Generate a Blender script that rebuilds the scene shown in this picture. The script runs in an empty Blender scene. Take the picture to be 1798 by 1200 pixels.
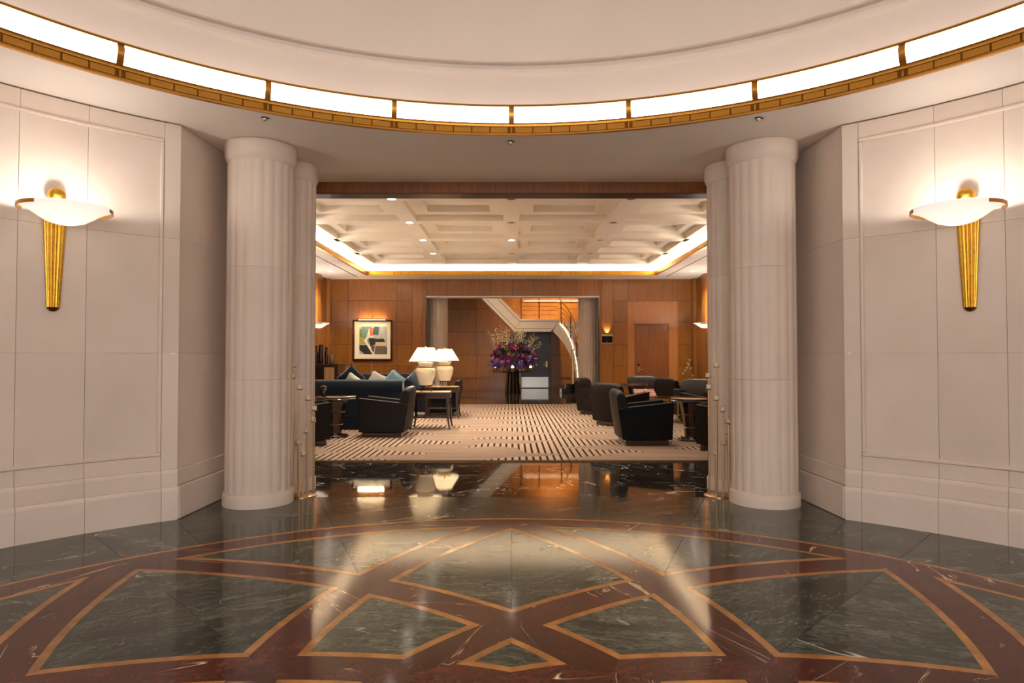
import bpy, bmesh, math, random
from math import sin, cos, pi, radians as R, hypot, atan2

# ------------------------------------------------------------------ camera, world, exposure
scn = bpy.context.scene
C = scn.collection
cam_d = bpy.data.cameras.new('camera'); cam = bpy.data.objects.new('camera', cam_d); C.objects.link(cam)
cam.location = (0, 0, 1.3); cam.rotation_euler = (pi/2 + 0.0231, 0, 0)
cam_d.sensor_width = 36; cam_d.lens = 36*1135/1798; cam_d.clip_end = 200
cam_d.shift_x = 1/1798
scn.camera = cam
w = bpy.data.worlds.new('world'); scn.world = w; w.use_nodes = True
w.node_tree.nodes['Background'].inputs[0].default_value = (1, .955, .92, 1)
w.node_tree.nodes['Background'].inputs[1].default_value = 5.5
vs = scn.view_settings
vs.view_transform = 'Standard'; vs.look = 'None'; vs.gamma = 1; vs.use_curve_mapping = False
vs.exposure = 0.48
scn.cycles.max_bounces = 9; scn.cycles.diffuse_bounces = 6; scn.cycles.glossy_bounces = 4
# daylight comes in only through an unseen glazed entrance added as fill behind the camera (portal for sampling)
pd = bpy.data.lights.new('added_entrance_portal', 'AREA'); pd.shape = 'RECTANGLE'; pd.size = 3.5; pd.size_y = 2.85; pd.cycles.is_portal = True
po = bpy.data.objects.new('added_entrance_portal', pd); C.objects.link(po); po.location = (0, -2.62, 1.5); po.rotation_euler = (pi/2, 0, 0)
# light levels (W or emission strength)
L_RING, L_COVE_DOME, L_SCONCE, L_COVE_LOUNGE, L_DOWN, L_LAMP, L_HALL = 7.0, 1.6, 11.5, 46, 240, 24, 800
WARM = (1, .86, .70); SOFT = (1, .91, .83); GOLD = (1, .62, .28)

# ------------------------------------------------------------------ materials
def lin(c):
    return tuple(((v/255)/12.92 if v/255 <= .04045 else ((v/255+.055)/1.055)**2.4) for v in c)
MATS = {}
class N:
    def __init__(s, name):
        s.m = bpy.data.materials.new(name); s.m.use_nodes = True; s.t = s.m.node_tree
        s.b = s.t.nodes['Principled BSDF']; s.o = s.t.nodes['Material Output']; MATS[name] = s.m
    def n(s, typ, **kw):
        x = s.t.nodes.new(typ)
        for k, v in kw.items():
            if k.startswith('i_'): x.inputs[k[2:].replace('_', ' ')].default_value = v
            else: setattr(x, k, v)
        return x
    def l(s, a, b): s.t.links.new(a, b)
    def ramp(s, fac, stops):
        r = s.n('ShaderNodeValToRGB'); e = r.color_ramp.elements
        while len(e) < len(stops): e.new(0.5)
        for k, (p, c) in enumerate(stops): e[k].position = p; e[k].color = (*c, 1) if len(c) == 3 else c
        s.l(fac, r.inputs[0]); return r.outputs[0]
    def mix(s, fac, a, b, mode='MIX'):
        x = s.n('ShaderNodeMix', data_type='RGBA', blend_type=mode)
        for sock, v in ((x.inputs[0], fac), (x.inputs[6], a), (x.inputs[7], b)):
            if hasattr(v, 'links'): s.l(v, sock)
            elif isinstance(v, (int, float)): sock.default_value = v
            else: sock.default_value = (*v, 1)
        return x.outputs[2]
    def math(s, op, a, b=None, clamp=False):
        x = s.n('ShaderNodeMath', operation=op, use_clamp=clamp)
        for k, v in enumerate((a, b)):
            if v is None: continue
            if hasattr(v, 'links'): s.l(v, x.inputs[k])
            else: x.inputs[k].default_value = v
        return x.outputs[0]
    def coords(s, scale=(1, 1, 1), rnd=0.0, rot=(0, 0, 0)):
        tc = s.n('ShaderNodeTexCoord'); mp = s.n('ShaderNodeMapping'); s.l(tc.outputs['Object'], mp.inputs[0])
        mp.inputs['Scale'].default_value = scale; mp.inputs['Rotation'].default_value = rot
        if rnd:
            oi = s.n('ShaderNodeObjectInfo'); cx = s.n('ShaderNodeCombineXYZ')
            a = s.math('MULTIPLY', oi.outputs['Random'], rnd)
            for k in range(3): s.l(a, cx.inputs[k])
            s.l(cx.outputs[0], mp.inputs['Location'])
        return mp.outputs[0]
    def noise(s, vec, scale, detail=4, rough=.55, dist=0):
        x = s.n('ShaderNodeTexNoise'); s.l(vec, x.inputs['Vector'])
        x.inputs['Scale'].default_value = scale; x.inputs['Detail'].default_value = detail
        x.inputs['Roughness'].default_value = rough; x.inputs['Distortion'].default_value = dist
        return x.outputs[0]
    def bump(s, h, strength=.1, dist=.01):
        x = s.n('ShaderNodeBump'); x.inputs['Strength'].default_value = strength; x.inputs['Distance'].default_value = dist
        s.l(h, x.inputs['Height']); s.l(x.outputs[0], s.b.inputs['Normal'])
    def base(s, c):
        if hasattr(c, 'links'): s.l(c, s.b.inputs['Base Color'])
        else: s.b.inputs['Base Color'].default_value = (*c, 1)
    def rnd_val(s, col, lo, hi):
        oi = s.n('ShaderNodeObjectInfo'); mr = s.n('ShaderNodeMapRange'); s.l(oi.outputs['Random'], mr.inputs[0])
        mr.inputs[3].default_value = lo; mr.inputs[4].default_value = hi
        hs = s.n('ShaderNodeHueSaturation'); s.l(mr.outputs[0], hs.inputs['Value']); s.l(col, hs.inputs['Color'])
        return hs.outputs[0]

def plain(name, c, rough=.5, metal=0, spec=None, var=.0, nscale=8, coat=0, bump=0, sheen=0):
    k = N(name); c = lin(c)
    k.b.inputs['Roughness'].default_value = rough; k.b.inputs['Metallic'].default_value = metal
    if coat: k.b.inputs['Coat Weight'].default_value = coat; k.b.inputs['Coat Roughness'].default_value = .05
    if sheen: k.b.inputs['Sheen Weight'].default_value = sheen; k.b.inputs['Sheen Roughness'].default_value = .4
    if spec is not None: k.b.inputs['Specular IOR Level'].default_value = spec
    v = k.coords(rnd=3.0); nz = k.noise(v, nscale, 5)
    if var:
        k.base(k.ramp(nz, [(.3, tuple(x*(1-var) for x in c)), (.7, tuple(min(1, x*(1+var)) for x in c))]))
    else: k.base(c)
    if bump: k.bump(nz, bump, .005)
    return k.m

def emit(name, c, s):
    k = N(name); k.base((.9, .9, .9)); k.b.inputs['Emission Color'].default_value = (*c, 1)
    k.b.inputs['Emission Strength'].default_value = s; k.b.inputs['Roughness'].default_value = .3
    return k.m

# limestone
k = N('limestone'); v = k.coords(rnd=7.0)
big = k.noise(v, 1.3, 5, .6); fine = k.noise(v, 38, 3, .7)
c = k.ramp(big, [(.25, lin((212, 196, 181))), (.6, lin((222, 206, 192))), (.85, lin((227, 213, 201)))])
specks = k.ramp(k.noise(v, 26, 6, .8, 1.0), [(.0, (.62, .5, .42)), (.30, (.62, .5, .42)), (.36, (1, 1, 1))])
k.base(k.rnd_val(k.mix(.55, c, specks, 'MULTIPLY'), .97, 1.03)); k.b.inputs['Roughness'].default_value = .62
k.bump(fine, .06, .003)
plain('plaster', (232, 221, 211), .75, var=.02, nscale=1.5)
plain('plaster_white', (240, 232, 218), .7, var=.015, nscale=2)
plain('dark_joint', (96, 78, 66), .8)
plain('mortar', (176, 156, 142), .8)
# marbles
def marble(name, dark, mid, hi, vein, rough, vein_amt, streak, stretch, bump=.02, lo=.53):
    k = N(name)
    oi = k.n('ShaderNodeObjectInfo'); tc = k.n('ShaderNodeTexCoord')
    vr = k.n('ShaderNodeVectorRotate', rotation_type='Z_AXIS'); k.l(tc.outputs['Object'], vr.inputs['Vector'])
    k.l(k.math('MULTIPLY', k.math('SUBTRACT', oi.outputs['Random'], .5), stretch[2]), vr.inputs['Angle'])
    def mapped(sc, off):
        mp = k.n('ShaderNodeMapping'); k.l(vr.outputs[0], mp.inputs[0]); mp.inputs['Scale'].default_value = sc
        cx = k.n('ShaderNodeCombineXYZ'); q = k.math('MULTIPLY', oi.outputs['Random'], off)
        for n_ in range(2): k.l(q, cx.inputs[n_])
        k.l(cx.outputs[0], mp.inputs['Location']); return mp.outputs[0]
    v = mapped(streak, 9.0)
    s_ = k.math('ADD', k.math('MULTIPLY', k.noise(v, 2.0, 6, .7, .8), .45), k.math('MULTIPLY', k.noise(v, 16, 8, .78, .5), .55))
    col = k.ramp(s_, [(.40, lin(dark)), (.5, lin(mid)), (.61, lin(hi))])
    def hair(sc, off, scale, wd, lo, hi_, dist):
        v2 = mapped(sc, off); d = k.math('ABSOLUTE', k.math('SUBTRACT', k.noise(v2, scale, 4, .5, dist), .5))
        ln = k.ramp(d, [(0, (1, 1, 1)), (wd, (.6, .6, .6)), (wd*2.2, (0, 0, 0))])
        gate = k.ramp(k.noise(v2, scale*1.3, 3), [(lo, (0, 0, 0)), (hi_, (1, 1, 1))])
        return k.mix(1, ln, gate, 'MULTIPLY')
    m = k.mix(1, hair((stretch[0], stretch[1], 1), 5.0, 1.0, .0028, lo, lo+.09, .7), (vein_amt,)*3, 'MULTIPLY')
    m2 = k.mix(1, hair((1, 1.7, 1), 13.0, 2.3, .0035, lo+.03, lo+.13, 1.2), (vein_amt*.7,)*3, 'MULTIPLY')
    col = k.mix(m, col, lin(vein)); col = k.mix(m2, col, lin(vein)); col = k.rnd_val(col, .85, 1.15)
    k.base(col); k.b.inputs['Roughness'].default_value = rough
    k.b.inputs['Specular IOR Level'].default_value = .36
    k.bump(k.noise(k.coords(scale=(1, 2.5, 1)), 60, 3), bump, .01)
    return k.m
marble('green_marble', (26, 30, 24), (60, 64, 54), (106, 110, 94), (214, 210, 190), .085, .9, (1, 2.6, 1), (.8, 2.2, 1.2), .02)
marble('dark_marble', (16, 15, 14), (40, 36, 32), (74, 66, 58), (214, 208, 192), .03, 1.0, (1, 2.6, 1), (.8, 2.2, 2.0), .003, .47)
marble('red_marble', (50, 20, 14), (76, 33, 22), (98, 48, 34), (240, 208, 168), .09, 1.0, (1.2, 2, 1), (.45, 4.5, 6.3), .015)
k = N('gold_marble'); v = k.coords(rnd=5.0)
k.base(k.rnd_val(k.ramp(k.noise(v, 7, 5, .6), [(.3, lin((140, 90, 42))), (.7, lin((180, 126, 64)))]), .85, 1.15)); k.b.inputs['Roughness'].default_value = .1
# metals
plain('brass', (196, 142, 62), .34, 1, var=.06, nscale=3)
plain('gilt', (214, 164, 62), .3, 1, var=.16, nscale=40, bump=.25)
plain('brass_dark', (120, 78, 30), .4, 1)
plain('champagne_metal', (196, 162, 118), .28, 1)
plain('steel', (190, 188, 184), .3, 1)
plain('bronze', (70, 52, 40), .35, 1)
# wood
def wood(name, c1, c2, rough=.32, rnd=(.86, 1.12), coat=.15, scale=(14, 14, 1.2)):
    k = N(name); v = k.coords(scale=scale, rnd=20.0)
    g = k.noise(v, 1.4, 6, .6, .3); fg = k.noise(v, 9, 4, .6)
    s_ = k.math('ADD', k.math('MULTIPLY', g, .7), k.math('MULTIPLY', fg, .3))
    k.base(k.rnd_val(k.ramp(s_, [(.3, lin(c1)), (.7, lin(c2))]), *rnd)); k.b.inputs['Roughness'].default_value = rough
    if coat: k.b.inputs['Coat Weight'].default_value = coat; k.b.inputs['Coat Roughness'].default_value = .12
    return k.m
wood('anigre', (118, 70, 22), (150, 95, 36), rnd=(.84, 1.14))
wood('anigre_light', (160, 102, 50), (182, 122, 66), rnd=(.97, 1.03))
wood('walnut', (108, 62, 32), (142, 86, 48), rnd=(.95, 1.05))
wood('dark_wood', (34, 20, 15), (58, 34, 24), .16, (.9, 1.1), .6)
wood('pale_wood', (176, 138, 92), (200, 164, 116))
plain('joint_wood', (62, 32, 14), .7)
# soft goods
plain('leather', (22, 17, 15), .5, spec=.18, var=.12, nscale=30, bump=.12)
plain('leather_navy', (11, 11, 15), .55, spec=.12, var=.12, nscale=30, bump=.12)
plain('leather_grey', (40, 34, 32), .36, spec=.3, var=.08, nscale=30, bump=.12)
plain('velvet', (17, 24, 32), .8, spec=.1, var=.2, nscale=5, sheen=.3)
plain('velvet_blue', (48, 66, 82), .7, var=.15, nscale=5, sheen=.6)
plain('linen', (150, 146, 134), .85, var=.08, nscale=40)
plain('teal_silk', (62, 98, 108), .5, var=.2, nscale=6, sheen=.4)
plain('ceramic', (236, 226, 200), .25, coat=.5, var=.02)
plain('black_gloss', (14, 12, 12), .12, coat=.6)
plain('black_satin', (20, 18, 17), .5, spec=.1)
plain('paper', (238, 230, 214), .8)
plain('wax', (226, 208, 176), .5)
plain('white_plastic', (228, 222, 212), .5)
# ------------------------------------------------------------------ mesh helpers
class MB:
    def __init__(s): s.v = []; s.f = []; s.mi = []
    def add(s, vs, fs, m=0):
        o = len(s.v); s.v += [tuple(p) for p in vs]; s.f += [tuple(i+o for i in f) for f in fs]; s.mi += [m]*len(fs); return s
    def box(s, x0, x1, y0, y1, z0, z1, m=0):
        return s.add([(x0,y0,z0),(x1,y0,z0),(x1,y1,z0),(x0,y1,z0),(x0,y0,z1),(x1,y0,z1),(x1,y1,z1),(x0,y1,z1)],
            [(0,3,2,1),(4,5,6,7),(0,1,5,4),(1,2,6,5),(2,3,7,6),(3,0,4,7)], m)
    def prism(s, poly, z0, z1, m=0):
        a = sum(poly[i][0]*poly[(i+1)%len(poly)][1]-poly[(i+1)%len(poly)][0]*poly[i][1] for i in range(len(poly)))
        if a < 0: poly = poly[::-1]
        n = len(poly)
        return s.add([(x,y,z0) for x,y in poly]+[(x,y,z1) for x,y in poly],
            [tuple(range(n-1,-1,-1)), tuple(range(n,2*n))]+[(i,(i+1)%n,(i+1)%n+n,i+n) for i in range(n)], m)
    def prism_axis(s, poly, a0, a1, axis='x', m=0):
        # poly in the two other axes: x -> (y,z); y -> (x,z)
        o = len(s.v); t = MB().prism(poly, a0, a1)
        if axis == 'x': vs = [(z, x, y) for x, y, z in t.v]; fs = t.f
        else: vs = [(x, z, y) for x, y, z in t.v]; fs = [f[::-1] for f in t.f]
        return s.add(vs, fs, m)
    def lathe(s, prof, seg=32, c=(0,0), sx=1, sy=1, cap=True, m=0, rf=None):
        vs = []; fs = []; n = len(prof)
        for j in range(seg):
            a = 2*pi*j/seg
            for r, z in prof: vs.append((c[0]+r*sx*cos(a), c[1]+r*sy*sin(a), z))
        for j in range(seg):
            k2 = (j+1) % seg
            for i in range(n-1): fs.append((j*n+i, k2*n+i, k2*n+i+1, j*n+i+1))
        if cap:
            if prof[0][0] > 1e-6: fs.append(tuple(j*n for j in range(seg-1,-1,-1)))
            if prof[-1][0] > 1e-6: fs.append(tuple(j*n+n-1 for j in range(seg)))
        return s.add(vs, fs, m)
    def tube(s, pts, r, seg=8, m=0):
        from mathutils import Vector as V
        P = [V(p) for p in pts]; rings = []; n = len(P)
        rr = r if isinstance(r, (list, tuple)) else [r]*n
        up = V((0, 0, 1)); prev = None
        for i in range(n):
            t = (P[min(i+1, n-1)]-P[max(i-1, 0)]).normalized()
            if prev is None:
                a = t.cross(up)
                if a.length < 1e-3: a = t.cross(V((1, 0, 0)))
            else: a = prev-t*prev.dot(t)
            a.normalize(); b = t.cross(a); prev = a
            rings.append([P[i]+a*rr[i]*cos(2*pi*q/seg)+b*rr[i]*sin(2*pi*q/seg) for q in range(seg)])
        vs = [p for g in rings for p in g]; fs = []
        for i in range(n-1):
            for q in range(seg):
                q2 = (q+1) % seg; fs.append((i*seg+q, i*seg+q2, (i+1)*seg+q2, (i+1)*seg+q))
        fs += [tuple(range(seg-1,-1,-1)), tuple((n-1)*seg+q for q in range(seg))]
        return s.add(vs, fs, m)
    def grid(s, rows, closed=False, m=0):
        n = len(rows[0]); vs = [p for r in rows for p in r]; fs = []
        for i in range(len(rows)-1):
            for j in range(n-1+(1 if closed else 0)):
                j2 = (j+1) % n; fs.append((i*n+j, i*n+j2, (i+1)*n+j2, (i+1)*n+j))
        return s.add(vs, fs, m)
    def arc(s, r0, r1, a0, a1, z0, z1, seg=6, m=0):
        # block between radii r0<r1 and angles a0..a1 (degrees from +Y about the rotunda centre)
        inn = [polar(r0, a0+(a1-a0)*i/seg) for i in range(seg+1)]; out = [polar(r1, a0+(a1-a0)*i/seg) for i in range(seg+1)]
        return s.prism(inn+out[::-1], z0, z1, m)
    def sphere(s, c, r, seg=12, rings=8, sz=1, m=0):
        return s.lathe([(max(1e-7, r*sin(pi*i/rings)), c[2]-r*sz*cos(pi*i/rings)) for i in range(rings+1)], seg, (c[0], c[1]), cap=False, m=m)
    def mesh(s, name, mats, smooth=False):
        me = bpy.data.meshes.new(name); me.from_pydata(s.v, [], s.f)
        for m in (mats if isinstance(mats, (list, tuple)) else [mats]): me.materials.append(MATS[m])
        if isinstance(mats, (list, tuple)): me.polygons.foreach_set('material_index', s.mi)
        bm = bmesh.new(); bm.from_mesh(me); bmesh.ops.recalc_face_normals(bm, faces=bm.faces); bm.to_mesh(me); bm.free()
        if smooth:
            me.polygons.foreach_set('use_smooth', [True]*len(me.polygons)); me.set_sharp_from_angle(angle=R(38))
        return me
def link(name, me, parent=None, loc=None, rotz=None):
    o = bpy.data.objects.new(name, me); C.objects.link(o)
    if parent: o.parent = parent
    if loc: o.location = loc
    if rotz is not None: o.rotation_euler[2] = rotz
    return o
def obj(name, mb, mat, parent=None, smooth=False, bevel=0, seg=2, loc=None, rotz=None, label=None):
    o = link(name, mb.mesh(name, mat, smooth), parent, loc, rotz)
    if bevel:
        b = o.modifiers.new('bevel', 'BEVEL'); b.width = bevel; b.segments = seg; b.limit_method = 'ANGLE'; b.angle_limit = R(35)
        b.harden_normals = True; o.data.polygons.foreach_set('use_smooth', [True]*len(o.data.polygons))
    if label: o['label'] = label
    return o
def tag(o, label, cat, group=None, kind=None):
    o['label'] = label; o['category'] = cat
    if group: o['group'] = group
    if kind: o['kind'] = kind
    return o
def thing(name, label, cat, loc=(0,0,0), rotz=0, group=None, kind=None):
    o = bpy.data.objects.new(name, None); C.objects.link(o); o.location = loc; o.rotation_euler[2] = rotz
    o.empty_display_size = .1
    return tag(o, label, cat, group, kind)
def struct(name, mb, mat, label, cat, **kw):
    return tag(obj(name, mb, mat, **kw), label, cat, kind='structure')
def dup(root, loc, rotz, label, group=None):
    r = root.copy(); C.objects.link(r); r.location = loc; r.rotation_euler[2] = rotz; r['label'] = label
    if group: r['group'] = group
    for ch in list(root.children):
        c = ch.copy(); C.objects.link(c); c.parent = r
        for g in list(ch.children):
            d = g.copy(); C.objects.link(d); d.parent = c
    return r
def light(name, typ, loc, energy, color, parent=None, **kw):
    d = bpy.data.lights.new(name, typ); d.energy = energy; d.color = color
    for a, b in kw.items():
        if a != 'rot': setattr(d, a, b)
    o = bpy.data.objects.new(name, d); C.objects.link(o); o.location = loc
    if 'rot' in kw: o.rotation_euler = kw['rot']
    if parent: o.parent = parent
    return o
random.seed(4)
C0 = 1.69                                   # rotunda centre, in front of the camera
def polar(r, deg): a = R(deg); return (r*sin(a), C0+r*cos(a))
ZS = 3.185                                  # rotunda soffit
# ================================================================== ROTUNDA FLOOR
floor = struct('floor', MB().box(-6.5, 6.5, -4.5, 28.5, -.12, -.022), 'dark_joint', 'polished inlaid marble floor of round hall', 'floor')
NODE = [(0, 3.40), (22.5, 2.20), (45, 1.472), (67.5, 1.085), (90, .89)]
def r_band(t):                              # Lagrange through the crossings
    s_ = 0
    for i, (ti, ri) in enumerate(NODE):
        q = ri
        for j, (tj, _) in enumerate(NODE):
            if i != j: q *= (t-tj)/(ti-tj)
        s_ += q
    return s_
NS = 14
def band(start, sgn, t0, t1):               # centreline of the band that starts on the ring at angle `start`
    return [polar(r_band(t0+(t1-t0)*i/NS), start+sgn*(t0+(t1-t0)*i/NS)) for i in range(NS+1)]
def offset_edge(P, d, cen):
    out = []
    n = len(P); mid = P[n//2]; tx, ty = P[n//2+1][0]-P[n//2-1][0], P[n//2+1][1]-P[n//2-1][1]
    sg = 1 if (-ty*(cen[0]-mid[0])+tx*(cen[1]-mid[1])) > 0 else -1
    for i in range(n):
        a = P[max(0, i-1)]; b = P[min(n-1, i+1)]; tx, ty = b[0]-a[0], b[1]-a[1]; l = hypot(tx, ty)
        out.append((P[i][0]-sg*ty/l*d, P[i][1]+sg*tx/l*d))
    def ext(p, q): l = hypot(p[0]-q[0], p[1]-q[1]); e = .5/l; return (p[0]+(p[0]-q[0])*e, p[1]+(p[1]-q[1])*e)
    return [ext(out[0], out[1])]+out+[ext(out[-1], out[-2])]
def seg_x(a, b, c, d):
    r = (b[0]-a[0], b[1]-a[1]); q = (d[0]-c[0], d[1]-c[1]); den = r[0]*q[1]-r[1]*q[0]
    if abs(den) < 1e-12: return None
    t = ((c[0]-a[0])*q[1]-(c[1]-a[1])*q[0])/den; u = ((c[0]-a[0])*r[1]-(c[1]-a[1])*r[0])/den
    return (t, u, (a[0]+t*r[0], a[1]+t*r[1])) if 0 <= t <= 1 and 0 <= u <= 1 else None
def inset(edges, d):
    allp = [p for e in edges for p in e]; cen = (sum(p[0] for p in allp)/len(allp), sum(p[1] for p in allp)/len(allp))
    O = [offset_edge(e, d, cen) for e in edges]; n = len(edges); X = []
    for i in range(n):                      # corner between edge i and i+1, nearest the node
        A, B = O[i], O[(i+1) % n]; best = None
        for p in range(len(A)-1):
            for q in range(len(B)-1):
                h = seg_x(A[p], A[p+1], B[q], B[q+1])
                if h:
                    key = (len(A)-p)+q
                    if best is None or key < best[0]: best = (key, p, q, h[2])
        X.append(best)
    res = []
    for i in range(n):
        s0 = X[i-1]; s1 = X[i]; A = O[i]
        res.append([s0[3]]+A[s0[2]+1:s1[1]+1]+[s1[3]])
    return res
HW, HS = .100, .142                         # half width of the red band, outer edge of the gold strips
GAP = .0012
def piece(name, poly, mat): return obj(name, MB().prism(poly, -.022, 0), mat, floor)
def split_lr(edges, axis_deg):              # green field cut in two along its axis
    P = [p for e in edges for p in e[:-1]]
    a = R(axis_deg); ux, uy = sin(a), cos(a)
    side = lambda p: (p[0]*uy-(p[1]-C0)*ux)
    for sg in (1, -1):
        out = []
        n = len(P)
        for i in range(n):
            p, q = P[i], P[(i+1) % n]; sp, sq = side(p)*sg-GAP, side(q)*sg-GAP
            if sp >= 0: out.append(p)
            if sp*sq < 0: t = sp/(sp-sq); out.append((p[0]+(q[0]-p[0])*t, p[1]+(q[1]-p[1])*t))
        if len(out) > 2: yield out
def ring_arc(r, a0, a1, n=NS): return [polar(r, a0+(a1-a0)*i/n) for i in range(n+1)]
for kk in range(8):
    A = 45*kk
    P = {}
    P['seg'] = [ring_arc(3.40, A, A+45), band(A+45, -1, 0, 22.5), band(A, 1, 22.5, 0)]
    P['dia'] = [band(A, 1, 0, 22.5), band(A+45, -1, 22.5, 45), band(A-45, 1, 45, 22.5), band(A, -1, 22.5, 0)]
    P['kite'] = [band(A+45, -1, 22.5, 45), band(A-45, 1, 45, 67.5), band(A+90, -1, 67.5, 45), band(A, 1, 45, 22.5)]
    P['tri'] = [band(A-45, 1, 45, 67.5), band(A+90, -1, 67.5, 90), band(A-90, 1, 90, 67.5), band(A+45, -1, 67.5, 45)]
    for key, axis in (('seg', A+22.5), ('dia', A), ('kite', None), ('tri', None)):
        red = inset(P[key], HW+GAP); fld = inset(P[key], HS+GAP)
        for a, b in zip(inset(P[key], HW+2*GAP), fld): piece('gold_strip', a+b[::-1], 'gold_marble')
        if axis is None: piece('green_panel', [p for e in inset(P[key], HS+2*GAP) for p in e[:-1]], 'green_marble')
        else:
            for poly in split_lr(inset(P[key], HS+2*GAP), axis): piece('green_panel', poly, 'green_marble')
        P[key+'r'] = red
    # ring arc of red between two star points, gold outer strip
    e = P['segr'][0]
    piece('red_band', [polar(3.40, A)]+e+[polar(3.40, A+45)]+ring_arc(3.40+HW-GAP, A+45-.02, A+.02), 'red_marble')
    piece('gold_strip', ring_arc(3.40+HW, A, A+44.97)+ring_arc(3.40+HS-.004-GAP, A+44.97, A), 'gold_marble')
    # red band lengths between crossings
    rot = lambda e, d: [((p[0])*cos(R(-d))-(p[1]-C0)*sin(R(-d)), C0+(p[0])*sin(R(-d))+(p[1]-C0)*cos(R(-d))) for p in e]
    s_, d_, k_, t_ = P['segr'], P['diar'], P['kiter'], P['trir']
    n0, n1, n1b, n2, n2b = polar(3.40, A), polar(2.20, A+22.5), polar(2.20, A-22.5), polar(1.472, A), polar(1.472, A+45)
    n3, n3b, n4 = polar(1.085, A+22.5), polar(1.085, A-22.5), polar(.89, A)
    piece('red_band', [n0]+d_[0]+[n1]+s_[2], 'red_marble')
    piece('red_band', [n0]+d_[3][::-1]+[n1b]+rot(s_[1], -45)[::-1], 'red_marble')
    piece('red_band', [n1]+d_[1]+[n2]+k_[0][::-1], 'red_marble')
    piece('red_band', [n1b]+d_[2][::-1]+[n2]+rot(k_[3], -45), 'red_marble')
    piece('red_band', [n2]+t_[0]+[n3]+k_[1][::-1], 'red_marble')
    piece('red_band', [n2]+t_[3][::-1]+[n3b]+rot(k_[2], -45), 'red_marble')
core = [polar(.89, 45*q//2) if q % 2 == 0 else polar(1.085, 22.5*q) for q in range(16)]
core = [polar(.89 if q % 2 == 0 else 1.085, 22.5*q) for q in range(16)]
star = lambda f: [(p[0]*f, C0+(p[1]-C0)*f) for p in core]
for kk in range(8):                          # inner star: red, gold line, green
    q = 2*kk
    t_ = inset([band(45*kk-45, 1, 45, 67.5), band(45*kk+90, -1, 67.5, 90), band(45*kk-90, 1, 90, 67.5), band(45*kk+45, -1, 67.5, 45)], HW+GAP)
    piece('red_band', [polar(1.085, 45*kk-22.5)]+t_[2][::-1]+t_[1][::-1][1:]+[polar(1.085, 45*kk+22.5)]+[tuple((p[0]*.86, C0+(p[1]-C0)*.86)) for p in (core[(q+1) % 16], core[q], core[q-1])], 'red_marble')
piece('gold_strip', star(.858), 'gold_marble').location.z = -.003
piece('green_panel', star(.82), 'green_marble')
# outer green sectors up to the walls and the entrance
RO = 3.40+HS-.003
def lim(a):
    b = abs((a+180) % 360-180)
    return (6.0-C0)/cos(R(b)) if b < 37.4 else 4.44
marks = sorted(set([22.5*i for i in range(16)]+[37.4, 322.6]))
for i, a0 in enumerate(marks):
    a1 = marks[i+1] if i+1 < len(marks) else 360
    n = max(2, int((a1-a0)/2.5))
    g = .02
    inner = [polar(RO+GAP, a0+g+(a1-a0-2*g)*j/n) for j in range(n+1)]
    mid = (a0+a1)/2
    outer = []
    for j in range(n+1):
        a = a0+g+(a1-a0-2*g)*j/n; b = abs((mid+180) % 360-180); bb = abs((a+180) % 360-180)
        outer.append(polar((6.0-GAP-C0)/cos(R(bb)) if b < 37.4 else 4.47, a))
    piece('green_panel', inner+outer[::-1], 'green_marble')
xs = [-3.6, -2.4, -1.27, 0, 1.27, 2.4, 3.6]
for i in range(6): piece('threshold_paver', [(xs[i]+GAP, 6.0+GAP), (xs[i+1]-GAP, 6.0+GAP), (xs[i+1]-GAP, 7.22-GAP), (xs[i]+GAP, 7.22-GAP)], 'green_marble' if i in (0, 5) else 'dark_marble')
xs = [-5.2, -3.0, -1.75, -.6, .6, 1.75, 3.0, 5.2]
for i in range(7): piece('threshold_paver', [(xs[i]+GAP, 7.22+GAP), (xs[i+1]-GAP, 7.22+GAP), (xs[i+1]-GAP, 7.93), (xs[i]+GAP, 7.93)], 'dark_marble')
obj('underlay', MB().box(-5.3, 5.3, 7.932, 17.5, -.021, -.002), 'dark_marble', floor)
for j in range(10):                          # hall beyond the lounge
    for i in range(8):
        x0 = -6.2+1.55*i; y0 = 17.5+1.1*j
        piece('hall_paver', [(x0+GAP, y0+GAP), (x0+1.55-GAP, y0+GAP), (x0+1.55-GAP, y0+1.1-GAP), (x0+GAP, y0+1.1-GAP)], 'dark_marble')

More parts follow.
